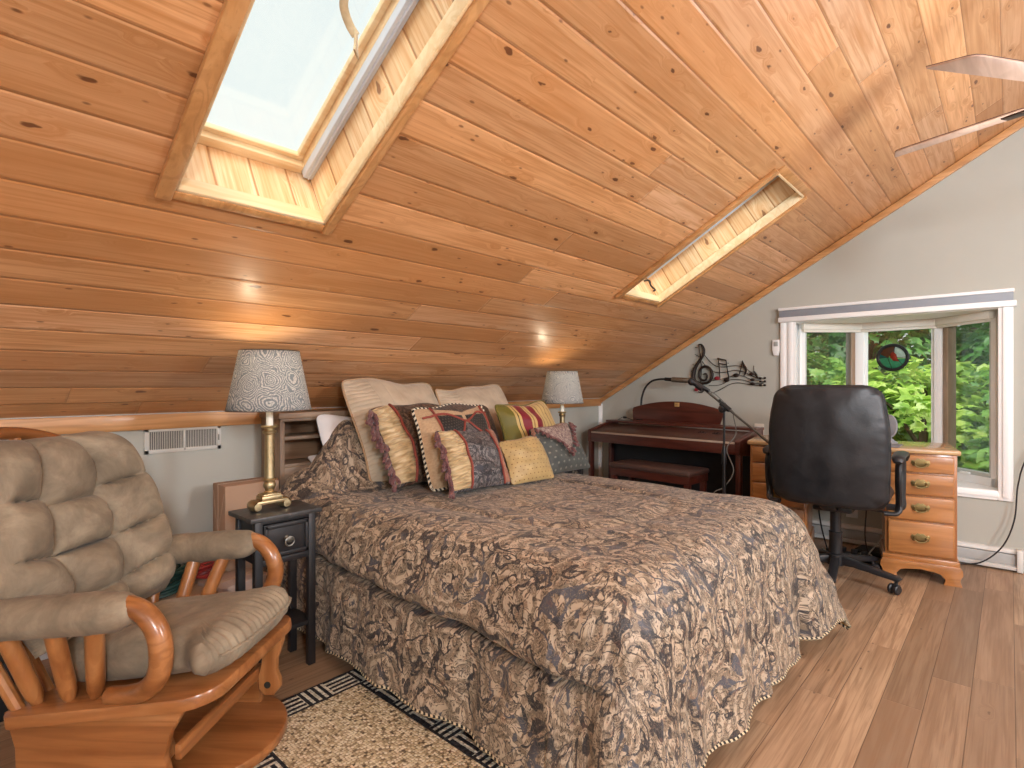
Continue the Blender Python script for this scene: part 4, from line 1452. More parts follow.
b.build('tape', M_tape, cb2)
M_card2 = plain('pinkish_cardboard', '#b79b8c', .85, var=.05, nscale=6)
cb3 = thing('cardboard_box', 'small pinkish cardboard box on the floor between the glider and the nightstand', 'box', (.93, 2.46, 0), radians(14))
b = MB().box((-.10, -.08, .001), (.12, .09, .30), .004)
b.build('carton', M_card2, cb3)
MB().box((-.102, -.012, .2995), (.122, .012, .3012)).build('tape', M_tape, cb3)

# coils of cord
M_green = plain('green_cord', '#24443c', .45, var=.15)
M_redc = plain('red_cord', '#a0302c', .45, var=.1)
def coil(name, label, c, R, turns, mat, r, seed, zs=.012, sq=.7):
    rnd = random.Random(seed)
    pts = []
    n = 14
    for k in range(turns * n):
        a = 2 * pi * k / n
        tt = k / n
        rr = R * (1 + .12 * sin(tt * 2.4 + seed) + rnd.uniform(-.015, .015))
        pts.append((c[0] + rr * cos(a) + .02 * sin(tt * 1.7), c[1] + rr * sq * sin(a), c[2] + r + zs * (tt % 7) + .006 * sin(a * 2 + tt)))
    o = MB().tube(pts, r, n=6, sub=2).build(name, mat)
    return tag(o, label, 'cord')
coil('green_cord_coil', 'heap of coiled dark green cord on the low box behind the glider', (.62, 2.56, .286), .15, 18, M_green, .0062, 2, zs=.017)
coil('red_cord_coil', 'loops of red cord lying beside the green coil, behind the glider arm', (.845, 2.59, .286), .06, 6, M_redc, .006, 4, zs=.014)
# dark case at the far left
M_case = plain('black_case', '#1c1d20', .5, var=.1)
dc = thing('equipment_case', 'black case on the floor at the left edge, behind the glider', 'case', (.17, 2.62, 0))
MB().box((-.22, -.14, .0), (.07, .14, .20), .015).build('case_body', M_case, dc)
MB().tube([(-.12, -.142, .12), (-.12, -.17, .12), (-.03, -.17, .12), (-.03, -.142, .12)], .008, n=8).build('handle', M_black, dc)

# ================================================================ piano corner
M_mah = wood('mahogany', '#5e3028', '#54281f', '#3a1812', axis=0, rough=.34, coat=.35)
M_mah_z = wood('mahogany_upright', '#5e3028', '#54281f', '#3a1812', axis=2, rough=.34, coat=.35)
M_lidm = wood('mahogany_lid', '#5b4038', '#53372f', '#44291f', axis=0, rough=.38, coat=.2)
M_strip = plain('key_felt_strip', '#b39f8d', .4, var=.04)
M_pianoblack = plain('piano_back', '#15161b', .5, var=.1)
PN = thing('digital_piano', 'reddish brown digital piano with closed sloping lid and curved music rest', 'piano', (3.94, 2.065, 0), radians(-94.2))
w2 = .672
for s in (-1, 1):
    b = MB()
    x0, x1 = (s * w2, s * (w2 - .035)) if s < 0 else (s * (w2 - .035), s * w2)
    b.prism([(0, .63), (0, .722), (.02, .735), (.27, .79), (.27, .80), (.41, .80), (.41, .56), (.30, .60), (.06, .622)], x0, x1, axis='x', bev=.004)
    b.build('side_panel', M_mah, PN)
    b = MB().box((x0 + (.0 if s < 0 else -.0), .01, .03), (x1, .055, .63), .005)
    b.build('leg', M_mah_z, PN)
    b = MB().box((x0, -.02, .0), (x1, .41, .035), .006)
    b.build('foot_rail', M_mah, PN)
    b = MB().box((x0, .30, .03), (x1, .41, .60), .004)
    b.build('rear_leg', M_mah_z, PN)
MB().box((-w2 + .035, .002, .632), (w2 - .035, .024, .708), .004).build('key_slip', M_mah, PN)
MB().box((-w2 + .038, -.001, .706), (w2 - .038, .03, .719), .003).build('lid_edge', M_strip, PN)
MB().box((-w2 + .035, .02, .63), (w2 - .035, .39, .65)).build('key_bed', M_pianoblack, PN)
MB().prism([(.026, .716), (.026, .722), (.275, .778), (.275, .765)], -w2 + .036, w2 - .036, axis='x', bev=.001).build('lid', M_lidm, PN)
MB().box((-w2 - .004, .265, .785), (w2 + .004, .415, .806), .004).build('top_board', M_mah, PN)
MB().box((-w2 + .035, .34, .08), (w2 - .035, .355, .63)).build('back_panel', M_pianoblack, PN)
b = MB()
for x in (-.06, 0, .06):
    b.box((x - .012, .18, .05), (x + .012, .30, .062), .005)
b.box((-.11, .27, .03), (.11, .34, .10), .005)
b.build('pedal_box', M_pianoblack, PN)
b = MB()
top = [(-.425 + .81 * k / 24, .80 + .125 + .06 * (1 - (2 * k / 24 - 1) ** 2)) for k in range(25)]
b.prism([(-.43, .806), (-.435, .90)] + [(x, z) for x, z in top] + [(.40, .90), (.365, .806)], .335, .352, axis='y', bev=.004)
rest = b.build('music_rest', M_mah, PN)
b = MB().box((-.42, .31, .800), (.40, .345, .814), .003)
b.build('rest_ledge', M_mah, rest)
M_plate = plain('gold_plate', '#c9a469', .4, var=.1)
b = MB()
b.box((-.022, .331, .942), (.022, .336, .976), .002)
b.build('maker_plate', M_plate, rest)
M_platedark = plain('plate_mark', '#8a6436', .5)
b = MB()
b.tube([(-.012, .3305, .953), (-.012, .3305, .966), (0, .3305, .958), (.012, .3305, .966), (.012, .3305, .953)], .0012, n=5)
b.build('plate_mark', M_platedark, rest)
# dark looped strokes along the lid
b = MB()
def lidp(x, q):
    y = .026 + .249 * q
    return (x, y, .7235 + .056 * q)
for base, n, wd in ((.27, 5, .02), (.385, 6, .018)):
    b = MB()
    pts = []
    for k in range(n * 6):
        a = k / 6 * 2 * pi
        pts.append(lidp(base + wd * k / 6 * .72 + .006 * sin(a), .60 + .05 * cos(a) + (.1 if k in (0, 1, 13) else 0)))
    b.tube(pts, .0016, n=5)
    b.build('lid_marks', M_pianoblack, PN)

# bench
M_benchtop = plain('brown_leather_seat', '#4f3a35', .45, var=.1, nscale=20)
pb = thing('piano_bench', 'long low piano bench with dark padded seat pushed under the piano', 'bench', (3.82, 1.98, .0), radians(-94.2))
b = MB()
b.box((-.345, -.15, .475), (.345, .15, .517), .018, seg=3)
b.build('seat', M_benchtop, pb)
MB().box((-.335, -.14, .42), (.335, .14, .477), .004).build('apron', M_mah, pb)
for sx in (-1, 1):
    for sy in (-1, 1):
        MB().box((sx * .31 - .02, sy * .115 - .02, 0), (sx * .31 + .02, sy * .115 + .02, .425), .004).build('leg', M_mah_z, pb)

# gooseneck lamp on the piano
M_lampblack = plain('black_gooseneck', '#17171a', .35, var=.1)
M_lamphead = metal('brushed_lamp_head', '#a39a8b', .4)
gl = thing('piano_lamp', 'black gooseneck lamp with slim metal shade on top of the piano', 'lamp', (4.33, 2.40, .806))
b = MB().lathe([(0, 0), (.05, 0), (.052, .008), (.045, .016), (.012, .02), (0, .02)], 24)
b.build('lamp_base', M_lampblack, gl)
pts = [(0, 0, .02), (.0, 0, .17), (0, -.015, .24), (0, -.045, .30), (0, -.095, .345), (0, -.15, .362), (0, -.21, .366), (0, -.25, .362)]
MB().tube(pts, .0085, n=10, sub=6).build('gooseneck', M_lampblack, gl)
MB().tube([(0, -.225, .366), (0, -.30, .360)], .015, n=12).build('lamp_socket', M_lampblack, gl)
b = MB().tube([(0, -.285, .361), (0, -.29, .361), (0, -.475, .350), (0, -.485, .349)], [.012, .022, .022, .016], n=16)
b.build('lamp_head', M_lamphead, gl)
# little cable on the piano top
b = MB().tube([(4.31, 2.62, .809), (4.33, 2.58, .835), (4.30, 2.53, .83), (4.31, 2.47, .812), (4.33, 2.43, .81)], .003, n=6, sub=6)
b.box((4.295, 2.535, .822), (4.315, 2.565, .838), .004)
tag(b.build('lamp_cable', M_lampblack), 'thin black cable with a switch curling over the left end of the piano', 'cable')

# microphone stand
M_stand = plain('stand_black', '#1d1d20', .38, var=.15)
M_stand2 = metal('stand_boom_gray', '#6c6a66', .35)
ms = thing('microphone_stand', 'black boom microphone stand in front of the piano', 'stand', (3.62, 1.398, 0))
for k in range(3):
    a = radians(40 + 120 * k)
    l = MB().tube([(.02 * cos(a), .02 * sin(a), .16), (.27 * cos(a), .27 * sin(a), .012)], .009, n=8)
    lg = l.build('leg', M_stand, ms)
    MB().ball((.275 * cos(a), .275 * sin(a), .014), .014, n=10).build('rubber_foot', M_black, lg)
MB().tube([(0, 0, .08), (0, 0, .62)], .0115, n=12).build('lower_tube', M_stand, ms)
MB().tube([(0, 0, .60), (0, 0, .68), (0, 0, .70), (0, 0, .72)], [.017, .017, .014, .011], n=12).build('height_clutch', M_stand, ms)
MB().tube([(0, 0, .6), (0, 0, .955)], .0075, n=10).build('upper_tube', M_stand, ms)
d = Vector((0, -.455, -.362)).normalized()
c0 = Vector((-.005, -.005, .985))
b = MB().ball((0, .012, .965), .026, n=14, sc=(1, 1, 1.1))
b.tube([(-.03, .01, .965), (.03, .01, .965)], .015, n=10)
b.tube([c0 - d * .03 + Vector((0, 0, .0)), c0 + d * .045], .017, n=10)
b.build('boom_clutch', M_stand, ms)
MB().tube([(.03, .01, .965), (.05, .01, .965)], .018, n=10).build('clutch_knob', M_lampblack, ms)
MB().tube([c0 - d * .02, c0 - d * .02 + Vector((0, .02, .03))], .008, n=8).build('boom_knob', M_lampblack, ms)
b = MB().tube([c0 - d * .20, c0 + d * .36], .0075, n=10)
b.tube([c0 + d * .30, c0 + d * .362], .0095, n=10)
b.build('boom_arm', M_stand2, ms)
# microphone held in the clip: a thing of its own
e = c0 - d * .20 + Vector((3.62, 1.398, 0))
dm = Vector((0, .80, .40)).normalized()
mc = thing('microphone', 'black microphone clipped to the end of the boom, in front of the treble clef', 'microphone', e)
b = MB().tube([-dm * .06, -dm * .055, dm * .05, dm * .06], [.009, .013, .018, .02], n=14)
b.build('handle', M_lampblack, mc)
M_mesh = metal('microphone_mesh', '#3d3d40', .5)
MB().ball(dm * .078, .026, n=14).build('grille', M_mesh, mc)
MB().tube([(0, -.01, -.015), (0, .03, .012)], .022, n=10).build('clip', M_stand, mc)
b = MB().tube([e - dm * .06, e + Vector((.01, -.10, -.055)), e + Vector((.03, -.20, -.16)), Vector((3.66, 1.352, .92)), Vector((3.665, 1.338, .80)), Vector((3.63, 1.385, .70)), Vector((3.645, 1.345, .56)), Vector((3.63, 1.40, .45)), Vector((3.60, 1.47, .38)), Vector((3.62, 1.5, .1)), Vector((3.6, 1.6, .012))], .0035, n=6, sub=6)
M_cablegray = plain('gray_cable', '#6b6862', .5)
tag(b.build('microphone_cable', M_cablegray), 'gray microphone cable hanging down beside the microphone stand', 'cable')

# ---- metal wall art
AX = 4.478
M_iron = plain('dark_bronze_metal', '#2b211b', .4, var=.2, metal=.3)
M_redpaint = plain('red_enamel', '#8c2430', .35, var=.1)
wa = thing('wall_art', 'dark metal treble clef and music notes sculpture on the wall above the piano', 'wall decoration', (AX, 1.7, 1.25))
def W3(pts, dx=0.0):
    return [(dx, y - 1.7, z - 1.25) for y, z in pts]
clef = [(1.945, 1.464), (1.92, 1.459), (1.899, 1.421), (1.903, 1.376), (1.928, 1.336), (1.962, 1.287), (1.984, 1.238), (1.988, 1.18), (1.967, 1.147), (1.916, 1.135), (1.861, 1.143), (1.833, 1.179), (1.828, 1.219), (1.849, 1.26), (1.882, 1.276), (1.916, 1.266), (1.937, 1.233), (1.937, 1.192), (1.912, 1.163), (1.882, 1.165), (1.87, 1.192), (1.882, 1.216), (1.903, 1.212)]
rr = [.004, .008, .012, .012, .012, .014, .017, .017, .015, .012, .011, .012, .012, .011, .011, .011, .010, .010, .009, .009, .009, .008, .005]
b = MB().tube(W3(clef), rr, n=8, sub=5, flat=(1, 1))
b.tube(W3([(1.945, 1.464), (1.937, 1.418), (1.928, 1.352), (1.92, 1.25), (1.925, 1.15), (1.903, 1.098), (1.899, 1.077), (1.92, 1.058), (1.95, 1.065)]), .004, n=6, sub=5)
b.build('treble_clef', M_iron, wa)
for s in ([(1.899, 1.376), (1.849, 1.317), (1.8, 1.28), (1.743, 1.27), (1.688, 1.275), (1.633, 1.278), (1.579, 1.264), (1.534, 1.235), (1.504, 1.211), (1.467, 1.184), (1.445, 1.176)],
          [(1.92, 1.327), (1.882, 1.277), (1.824, 1.236), (1.767, 1.223), (1.704, 1.23), (1.641, 1.241), (1.579, 1.228), (1.534, 1.206), (1.497, 1.188), (1.445, 1.165)],
          [(1.85, 1.155), (1.759, 1.17), (1.704, 1.182), (1.641, 1.201), (1.579, 1.193), (1.534, 1.173), (1.489, 1.16), (1.412, 1.15)],
          [(1.857, 1.118), (1.792, 1.118), (1.735, 1.134), (1.688, 1.162), (1.625, 1.168), (1.564, 1.158), (1.511, 1.138), (1.474, 1.134), (1.423, 1.134)],
          [(1.85, 1.05), (1.8, 1.066), (1.743, 1.094), (1.688, 1.126), (1.625, 1.14), (1.564, 1.132), (1.511, 1.124), (1.423, 1.119)]):
    MB().tube(W3(s, .006), .0028, n=6, sub=5).build('staff_line', M_iron, wa)
def head(y, z, b, r=.021):
    b.ball((-.004, y - 1.7, z - 1.25), r, n=14, sc=(.4, 1.15, .8))
b = MB(); head(1.785, 1.177, b)
b.build('red_note_head', M_redpaint, wa)
b = MB(); head(1.96, 1.083, b, .018)
b.build('red_note_head', M_redpaint, wa)
b = MB()
head(1.707, 1.162, b)
for q in ([(1.78, 1.339), (1.767, 1.251), (1.765, 1.179)], [(1.715, 1.325), (1.702, 1.242), (1.690, 1.17)]):
    b.tube(W3(q), .0045, n=6, sub=3)
b.tube(W3([(1.784, 1.341), (1.711, 1.323)]), .006, n=6)
b.tube(W3([(1.771, 1.299), (1.707, 1.285)]), .005, n=6)
b.build('beamed_notes', M_iron, wa)
b = MB(); head(1.632, 1.2, b)
b.tube(W3([(1.61, 1.201), (1.595, 1.255), (1.583, 1.314)]), .004, n=6, sub=3)
b.tube(W3([(1.583, 1.318), (1.572, 1.278), (1.555, 1.247), (1.564, 1.208), (1.575, 1.193)]), [.003, .010, .011, .006, .003], n=6, sub=4)
b.build('flagged_note', M_iron, wa)
b = MB()
for y, z in ((1.513, 1.209), (1.504, 1.163), (1.504, 1.132)):
    head(y, z, b, .016)
b.tube(W3([(1.498, 1.207), (1.495, 1.275)]), .003, n=6)
b.tube(W3([(1.490, 1.23), (1.478, 1.20), (1.463, 1.173)]), [.004, .010, .004], n=6, sub=3)
b.build('small_notes', M_iron, wa)
b = MB()
for y in (1.445, 1.412):
    for z in (1.176, 1.15, 1.121):
        b.box((-.008, y - 1.7 - .009, z - 1.25 - .008), (.004, y - 1.7 + .009, z - 1.25 + .008), .003)
for y, z, y2, z2 in ((1.975, 1.441, 1.95, 1.435), (1.977, 1.383, 1.935, 1.357), (1.997, 1.296, 1.967, 1.286), (2.01, 1.237, 1.984, 1.23)):
    b.tube(W3([(y, z), (y2, z2)]), .0025, n=5)
for y, z in ((1.93, 1.33), (1.985, 1.2), (1.70, 1.30), (1.43, 1.14)):
    b.tube([(0, y - 1.7, z - 1.25), (.021, y - 1.7, z - 1.25)], .003, n=5)
b.build('staff_ends', M_iron, wa)

# ---- wall phone by the window
ph = thing('wall_remote', 'small white remote handset in its holder on the wall left of the window', 'remote control', (XG, 1.332, 1.41))
b = MB().prism([(-.026, .06), (.026, .06), (.028, -.02), (.016, -.062), (-.016, -.062), (-.028, -.02)], -.024, -.0008, axis='x', bev=.006)
b.build('holder', M_white, ph)
M_screeng = plain('remote_screen', '#a3a49e', .3)
MB().box((-.027, -.015, .01), (-.0235, .015, .045), .002).build('screen', M_screeng, ph)
# wall outlet
wo = thing('wall_outlet', 'pale wall outlet plate low on the wall between the piano and the desk', 'outlet', (XG, 1.46, .76))
MB().box((-.008, -.036, -.058), (-.0006, .036, .058), .003).build('cover_plate', M_cream, wo)
MB().box((-.010, -.016, .008), (-.007, .016, .036), .002).box((-.010, -.016, -.036), (-.007, .016, -.008), .002).build('socket', M_white, wo)
wo2 = thing('cable_plate', 'cable wall plate low on the wall under the desk', 'outlet', (XG, .83, .24))
MB().box((-.008, -.036, -.058), (-.0006, .036, .058), .003).build('cover_plate', M_white, wo2)
MB().tube([(-.02, 0, 0), (-.006, 0, 0)], .006, n=10).build('socket', M_brass, wo2)

# ================================================================ desk
M_pine_d = wood('golden_pine', '#bd8450', '#ae7440', '#87542b', axis=0, rough=.28, coat=.45)
M_pine_dz = wood('golden_pine_upright', '#b9804c', '#aa703e', '#87542b', axis=2, rough=.28, coat=.45)
M_pine_top = wood('golden_pine_top', '#cba678', '#bf9768', '#9c744a', axis=0, rough=.25, coat=.5)
M_handle = metal('aged_brass_handle', '#8d7a52', .35)
DW, DD, DH = 1.075, .47, .758
dk = thing('desk', 'golden pine kneehole desk with brass-handled drawers under the window', 'desk', (3.835, .745, 0), radians(-80))
b = MB()
b.prism([(-DW / 2 - .015, -.015), (DW / 2 + .015, -.015), (DW / 2 + .015, DD), (-DW / 2 - .015, DD)], DH - .028, DH, bev=.009, seg=3)
b.build('desk_top', M_pine_top, dk)
def bail(x, y, z, par):
    b = MB()
    pts = [(-.042, .004), (-.036, .016), (-.024, .012), (-.012, .022), (0, .018), (.012, .022), (.024, .012), (.036, .016), (.042, .004), (.034, -.012), (.02, -.010), (0, -.02), (-.02, -.010), (-.034, -.012)]
    b.prism([(x + a * 1.08, z + c * 1.35) for a, c in pts], y - .004, y, axis='y', bev=.0012)
    b.tube([(x - .027, y - .004, z + .004), (x - .028, y - .016, z - .006), (x - .016, y - .019, z - .016), (x, y - .020, z - .019), (x + .016, y - .019, z - .016), (x + .028, y - .016, z - .006), (x + .027, y - .004, z + .004)], .0035, n=7, sub=4)
    for s in (-1, 1):
        b.ball((x + s * .027, y - .006, z + .004), .006, n=10)
    b.build('drawer_handle', M_handle, par)
def pedestal(x0, x1, rows):
    b = MB()
    b.box((x0, .012, .10), (x1, DD - .01, DH - .028), .003)
    for xx in (x0, x1):
        pass
    car = b.build('pedestal', M_pine_dz, dk)
    # base moulding and ogee bracket feet
    b = MB()
    b.box((x0 - .012, .0, .105), (x1 + .012, DD - .005, .135), .006)
    w = x1 - x0
    pts = [(x0 - .014, .108), (x0 - .022, .09), (x0 - .024, .065), (x0 - .014, .045), (x0 - .012, .03), (x0 - .02, .0), (x0 + .062, .0), (x0 + .055, .03), (x0 + .075, .055), (x0 + .10, .062), (x0 + w * .5, .07),
           (x1 - .10, .062), (x1 - .075, .055), (x1 - .055, .03), (x1 - .062, .0), (x1 + .02, .0), (x1 + .012, .03), (x1 + .014, .045), (x1 + .024, .065), (x1 + .022, .09), (x1 + .014, .108)]
    b.prism(pts, -.012, .012, axis='y', bev=.003)
    for xx in (x0 - .014, x1 - .006):
        sp = [(.0, .108), (.0, .0), (.075, .0), (.08, .05), (.2, .07), (DD - .1, .05), (DD - .09, .0), (DD - .01, .0), (DD - .01, .108)]
        b.prism(sp, xx, xx + .02, axis='x', bev=.002)
    b.build('bracket_base', M_pine_d, dk)
    for z0, z1 in rows:
        d_ = MB().box((x0 + .014, -.008, z0), (x1 - .014, .03, z1), .007, seg=3)
        d_ = d_.build('drawer', M_pine_d, dk)
        bail((x0 + x1) / 2, -.008, (z0 + z1) / 2 + .004, d_)
RW = .335
rows = [(.148, .336), (.346, .482), (.492, .612), (.622, .718)]
pedestal(DW / 2 - RW, DW / 2, rows)
pedestal(-DW / 2, -DW / 2 + RW, rows)
d_ = MB().box((-DW / 2 + RW + .01, .02, .63), (DW / 2 - RW - .01, .05, .722), .006).build('drawer', M_pine_d, dk)
bail(0, .02, .68, d_)
MB().box((-DW / 2 + RW, .05, .62), (DW / 2 - RW, DD - .03, .73)).build('drawer_box', M_pine_d, dk)

# speaker, mouse and tray on the desk
M_spk = plain('speaker_silver', '#8f9096', .4, var=.06)
M_cloth = plain('speaker_cloth', '#6f6d70', .85, var=.1, nscale=90)
sp = thing('computer_speaker', 'gray oval desktop speaker on the desk behind the office chair', 'speaker', (4.165, .565, DH), radians(100))
b = MB()
b.lathe([(0, 0), (.045, 0), (.046, .006), (.030, .014), (.014, .03), (.012, .06)], 24, sy=.8)
b.build('speaker_base', M_spk, sp)
b = MB()
MT = Matrix.Translation((0, 0, .105)) @ Matrix.Rotation(radians(-8), 4, 'X')
b.ball((0, 0, 0), .075, n=24, sc=(.60, .42, 1.0), M=MT)
b.build('speaker_shell', M_spk, sp)
b = MB()
b.ball((0, .010, .004), .068, n=24, sc=(.56, .42, 1.0), M=MT)
b.build('speaker_cloth', M_cloth, sp)
mo = thing('computer_mouse', 'small silver and black computer mouse beside the desktop speaker', 'mouse', (4.02, .57, DH + .006), radians(20))
MB().ball((0, 0, .012), .034, n=18, sc=(1.3, .85, .55)).build('shell', M_spk, mo)
MB().ball((-.012, 0, .017), .022, n=14, sc=(1, .9, .62)).build('buttons', M_black, mo)
M_pad = plain('gray_pad', '#77757a', .7, var=.05)
o = MB().box((3.87, .48, DH + .0005), (4.07, .66, DH + .006), .002).build('mouse_pad', M_pad)
tag(o, 'flat gray mouse pad on the desk under the silver mouse', 'mouse pad')

# ================================================================ office chair
M_leather = NT('black_leather')
_n = M_leather.noise(M_leather.obj(), 14, 4, .5, .6)
_n2 = M_leather.vor(M_leather.obj(), 240)
M_leather = M_leather.done(M_leather.bsdf(M_leather.ramp(_n, [(.3, '#1d1f23'), (.7, '#282a2e')]), .42, 0, M_leather.bump(M_leather.m('MULTIPLY_ADD', _n2, .12, _n), .22, .01), .5))
M_cplastic = plain('chair_plastic', '#232326', .42, var=.12)
ch = thing('office_chair', 'black leather high-back office chair on castors pulled up to the desk', 'office chair', (3.63, .752, 0), radians(3))
# star base
for k in range(5):
    a = radians(188 + 72 * k - 3)
    R_ = .315
    b = MB()
    MR = Matrix.Rotation(a, 4, 'Z')
    b.prism([(.02, .085), (.02, .14), (.10, .128), (R_, .092), (R_ + .012, .080), (R_, .066), (.1, .088)], -.022, .022, axis='y', bev=.008, M=MR)
    lg = b.build('base_leg', M_cplastic, ch)
    b = MB()
    tw = radians(35 + 40 * k)
    MC = MR @ Matrix.Translation((R_ - .012, 0, 0)) @ Matrix.Rotation(tw, 4, 'Z')
    for s in (-1, 1):
        b.lathe([(0, -.009), (.022, -.009), (.027, -.005), (.027, .005), (.022, .009), (0, .009)], 20, M=MC @ Matrix.Translation((-.016, s * .016, .0272)) @ Matrix.Rotation(radians(90), 4, 'X'))
    b.tube([(0, 0, .075), (0, 0, .055), (-.012, 0, .04)], .009, n=8, M=MC)
    b.prism([(-.040, .03), (-.016, .056), (.008, .044), (.0, .03)], -.012, .012, axis='y', bev=.003, M=MC)
    b.build('caster', M_cplastic, lg)
b = MB().lathe([(.045, .082), (.048, .10), (.046, .145), (.034, .15), (.034, .265), (.036, .268), (.036, .272), (.028, .276), (.028, .38), (.030, .385), (.030, .43)], 28)
b.build('gas_lift', M_cplastic, ch)
b = MB().box((-.12, -.10, .405), (.14, .10, .445), .012)
b.tube([(.02, -.1, .42), (.02, -.25, .415)], .006, n=8)
b.build('tilt_mechanism', M_cplastic, ch)
def cushion_block(fn, nu, nv, thick):
    pass
b = MB()
def seatf(u, v, s):
    a, c = 2 * u - 1, 2 * v - 1
    e = max(0, 1 - abs(a) ** 6) ** .4 * max(0, 1 - abs(c) ** 6) ** .4
    return (.02 + a * .255, c * .265, .49 + s * .05 * e + .02 * a * a * (1 if s > 0 else .4))
b.grid(lambda u, v: seatf(u, v, 1), 30, 30)
b.grid(lambda u, v: seatf(u, v, -1), 30, 30, flip=True)
b.build('seat', M_leather, ch, ang=80, weld=True)
# backrest: wide padded panel, slightly curved, back side seen
b = MB()
BWd, Bz0, Bz1 = .290, .465, 1.125
def backf(u, v, s):
    a, c = 2 * u - 1, 2 * v - 1
    e = max(0, 1 - abs(a) ** 9) ** .45 * max(0, 1 - abs(c) ** 9) ** .45
    wv = BWd * (1 - .10 * smooth(.2, 1, c) - .035 * smooth(.1, 1, -c))
    # rounded corners
    m_ = max(0, abs(a) - .62) / .38
    n_ = max(0, abs(c) - .78) / .22
    y = a * wv
    z = (Bz0 + Bz1) / 2 + c * (Bz1 - Bz0) / 2
    q = sqrt(m_ * m_ + n_ * n_)
    if m_ > 0 and n_ > 0 and q > 1e-6:
        f = max(m_, n_) / q
        y = math.copysign(wv * (.62 + .38 * m_ * f), a)
        z = (Bz0 + Bz1) / 2 + math.copysign((.78 + .22 * n_ * f) * (Bz1 - Bz0) / 2, c)
    x = -.285 - .075 * (z - .5) + .05 * a * a - .03 * (1 - c * c)
    t_ = .030 if s < 0 else .055
    x += s * t_ * e
    if s < 0:
        x += .006 * e * mnoise.noise((a * 2.6, c * 2.2, 3)) * 1.5 + .0018 * smooth(.75, .95, abs(a)) * sin(c * 34) * e
    return (x, y, z)
b.grid(lambda u, v: backf(u, v, 1), 40, 46, flip=True)
b.grid(lambda u, v: backf(u, v, -1), 40, 46)
back = b.build('backrest', M_leather, ch, ang=80, weld=True)
b = MB()
loop = []
for k in range(60):
    a = 2 * pi * k / 60
    cu = math.copysign(abs(cos(a)) ** .28, cos(a)) * .985
    cv = math.copysign(abs(sin(a)) ** .28, sin(a)) * .985
    p = Vector(backf((cu + 1) / 2, (cv + 1) / 2, 1)) * .35 + Vector(backf((cu + 1) / 2, (cv + 1) / 2, -1)) * .65
    loop.append(p)
b.tube(loop, .006, n=6, closed=True)
b.build('piping', M_leather, back)
b = MB().tube([(-.1, 0, .43), (-.22, 0, .44), (-.262, 0, .48), (-.275, 0, .56)], .022, n=10, sub=4, flat=(1.8, .5))
b.build('back_bracket', M_cplastic, ch)
for s in (-1, 1):
    y = s * .315
    b = MB()
    b.tube([(-.20, y * .80, .45), (-.19, y * .97, .455), (-.17, y, .50), (-.205, y, .62), (-.20, y, .70), (-.15, y, .728), (.0, y, .728), (.06, y, .70), (.075, y, .62), (.03, y, .52), (.0, y, .458), (.0, y * .78, .45)], .013, n=10, sub=5, flat=(1.6, 1.0))
    b.build('armrest_frame', M_cplastic, ch)
    b = MB()
    b.tube([(-.235, y, .725), (-.21, y, .745), (-.1, y, .752), (.05, y, .745), (.10, y, .725), (.115, y, .70)], [.012, .018, .02, .02, .018, .012], n=12, sub=5, flat=(1.7, .8))
    b.build('arm_pad', M_cplastic, ch)

# ================================================================ cables under the desk
M_wcable = plain('white_cable', '#c9c7c0', .5)
def cable(name, pts, r, mat, label):
    o = MB().tube(pts, r, n=6, sub=6).build(name, mat)
    return tag(o, label, 'cable')
cable('black_cord', [(4.47, -.16, .86), (4.47, -.07, .68), (4.468, -.035, .52), (4.45, -.02, .32), (4.42, .03, .16), (4.40, .12, .05), (4.40, .22, .012), (4.36, .40, .008), (4.30, .55, .008)], .0045, M_black, 'black cord hanging down the wall right of the window and running behind the desk')
cable('monitor_cable', [(4.12, .98, .62), (4.14, .97, .40), (4.16, .95, .18), (4.12, .90, .02), (4.0, .86, .008), (3.98, .78, .008)], .005, M_black, 'black cable hanging beside the left desk pedestal')
cable('power_cable', [(4.2, .70, .62), (4.2, .69, .40), (4.19, .70, .15), (4.14, .68, .02), (4.06, .74, .008), (4.10, .82, .008), (4.18, .80, .02)], .004, M_black, 'thin black cable dropping straight down in the middle of the kneehole')
cable('adapter_cable', [(4.22, .60, .62), (4.18, .58, .55), (4.15, .585, .47)], .004, M_black, 'short black cable holding up the hanging power adapter')
cable('white_cable', [(4.2, .53, .62), (4.16, .50, .48), (4.15, .505, .36), (4.17, .55, .24), (4.2, .62, .12), (4.17, .68, .02), (4.06, .64, .008), (3.98, .58, .008)], .004, M_wcable, 'white cable curving down under the desk next to the right pedestal')
cable('floor_cable', [(4.2, .95, .008), (4.1, .88, .010), (4.02, .78, .012), (4.07, .68, .010), (4.16, .66, .03), (4.22, .74, .012), (4.12, .86, .012), (4.0, .90, .008)], .004, M_wcable, 'loops of pale cable lying on the floor under the desk')
ad = thing('power_adapter', 'small black power adapter hanging on its cable under the desk', 'adapter', (4.15, .585, .43), radians(20))
MB().box((-.015, -.022, -.045), (.015, .022, .045), .006).build('housing', M_black, ad)
MB().box((-.0165, -.014, -.022), (-.0145, .014, .006), .001).build('rating_label', M_wcable, ad)
ps = thing('power_strip', 'black power strip with plugs on the floor under the desk', 'power strip', (4.10, .77, 0), radians(75))
MB().box((-.14, -.025, .001), (.14, .025, .038), .008).build('housing', M_black, ps)
for x in (-.09, -.03, .04, .095):
    MB().box((x - .016, -.014, .036), (x + .016, .014, .066), .004).build('plug', M_black, ps)
rt = thing('modem_box', 'black modem box lying on the floor against the wall under the desk', 'modem', (4.30, .66, 0), radians(80))
MB().box((-.10, -.07, .002), (.10, .07, .034), .008).build('housing', M_black, rt)
MB().box((-.03, -.0715, .012), (.03, -.0695, .022), .001).build('status_light', M_cablegray, rt)

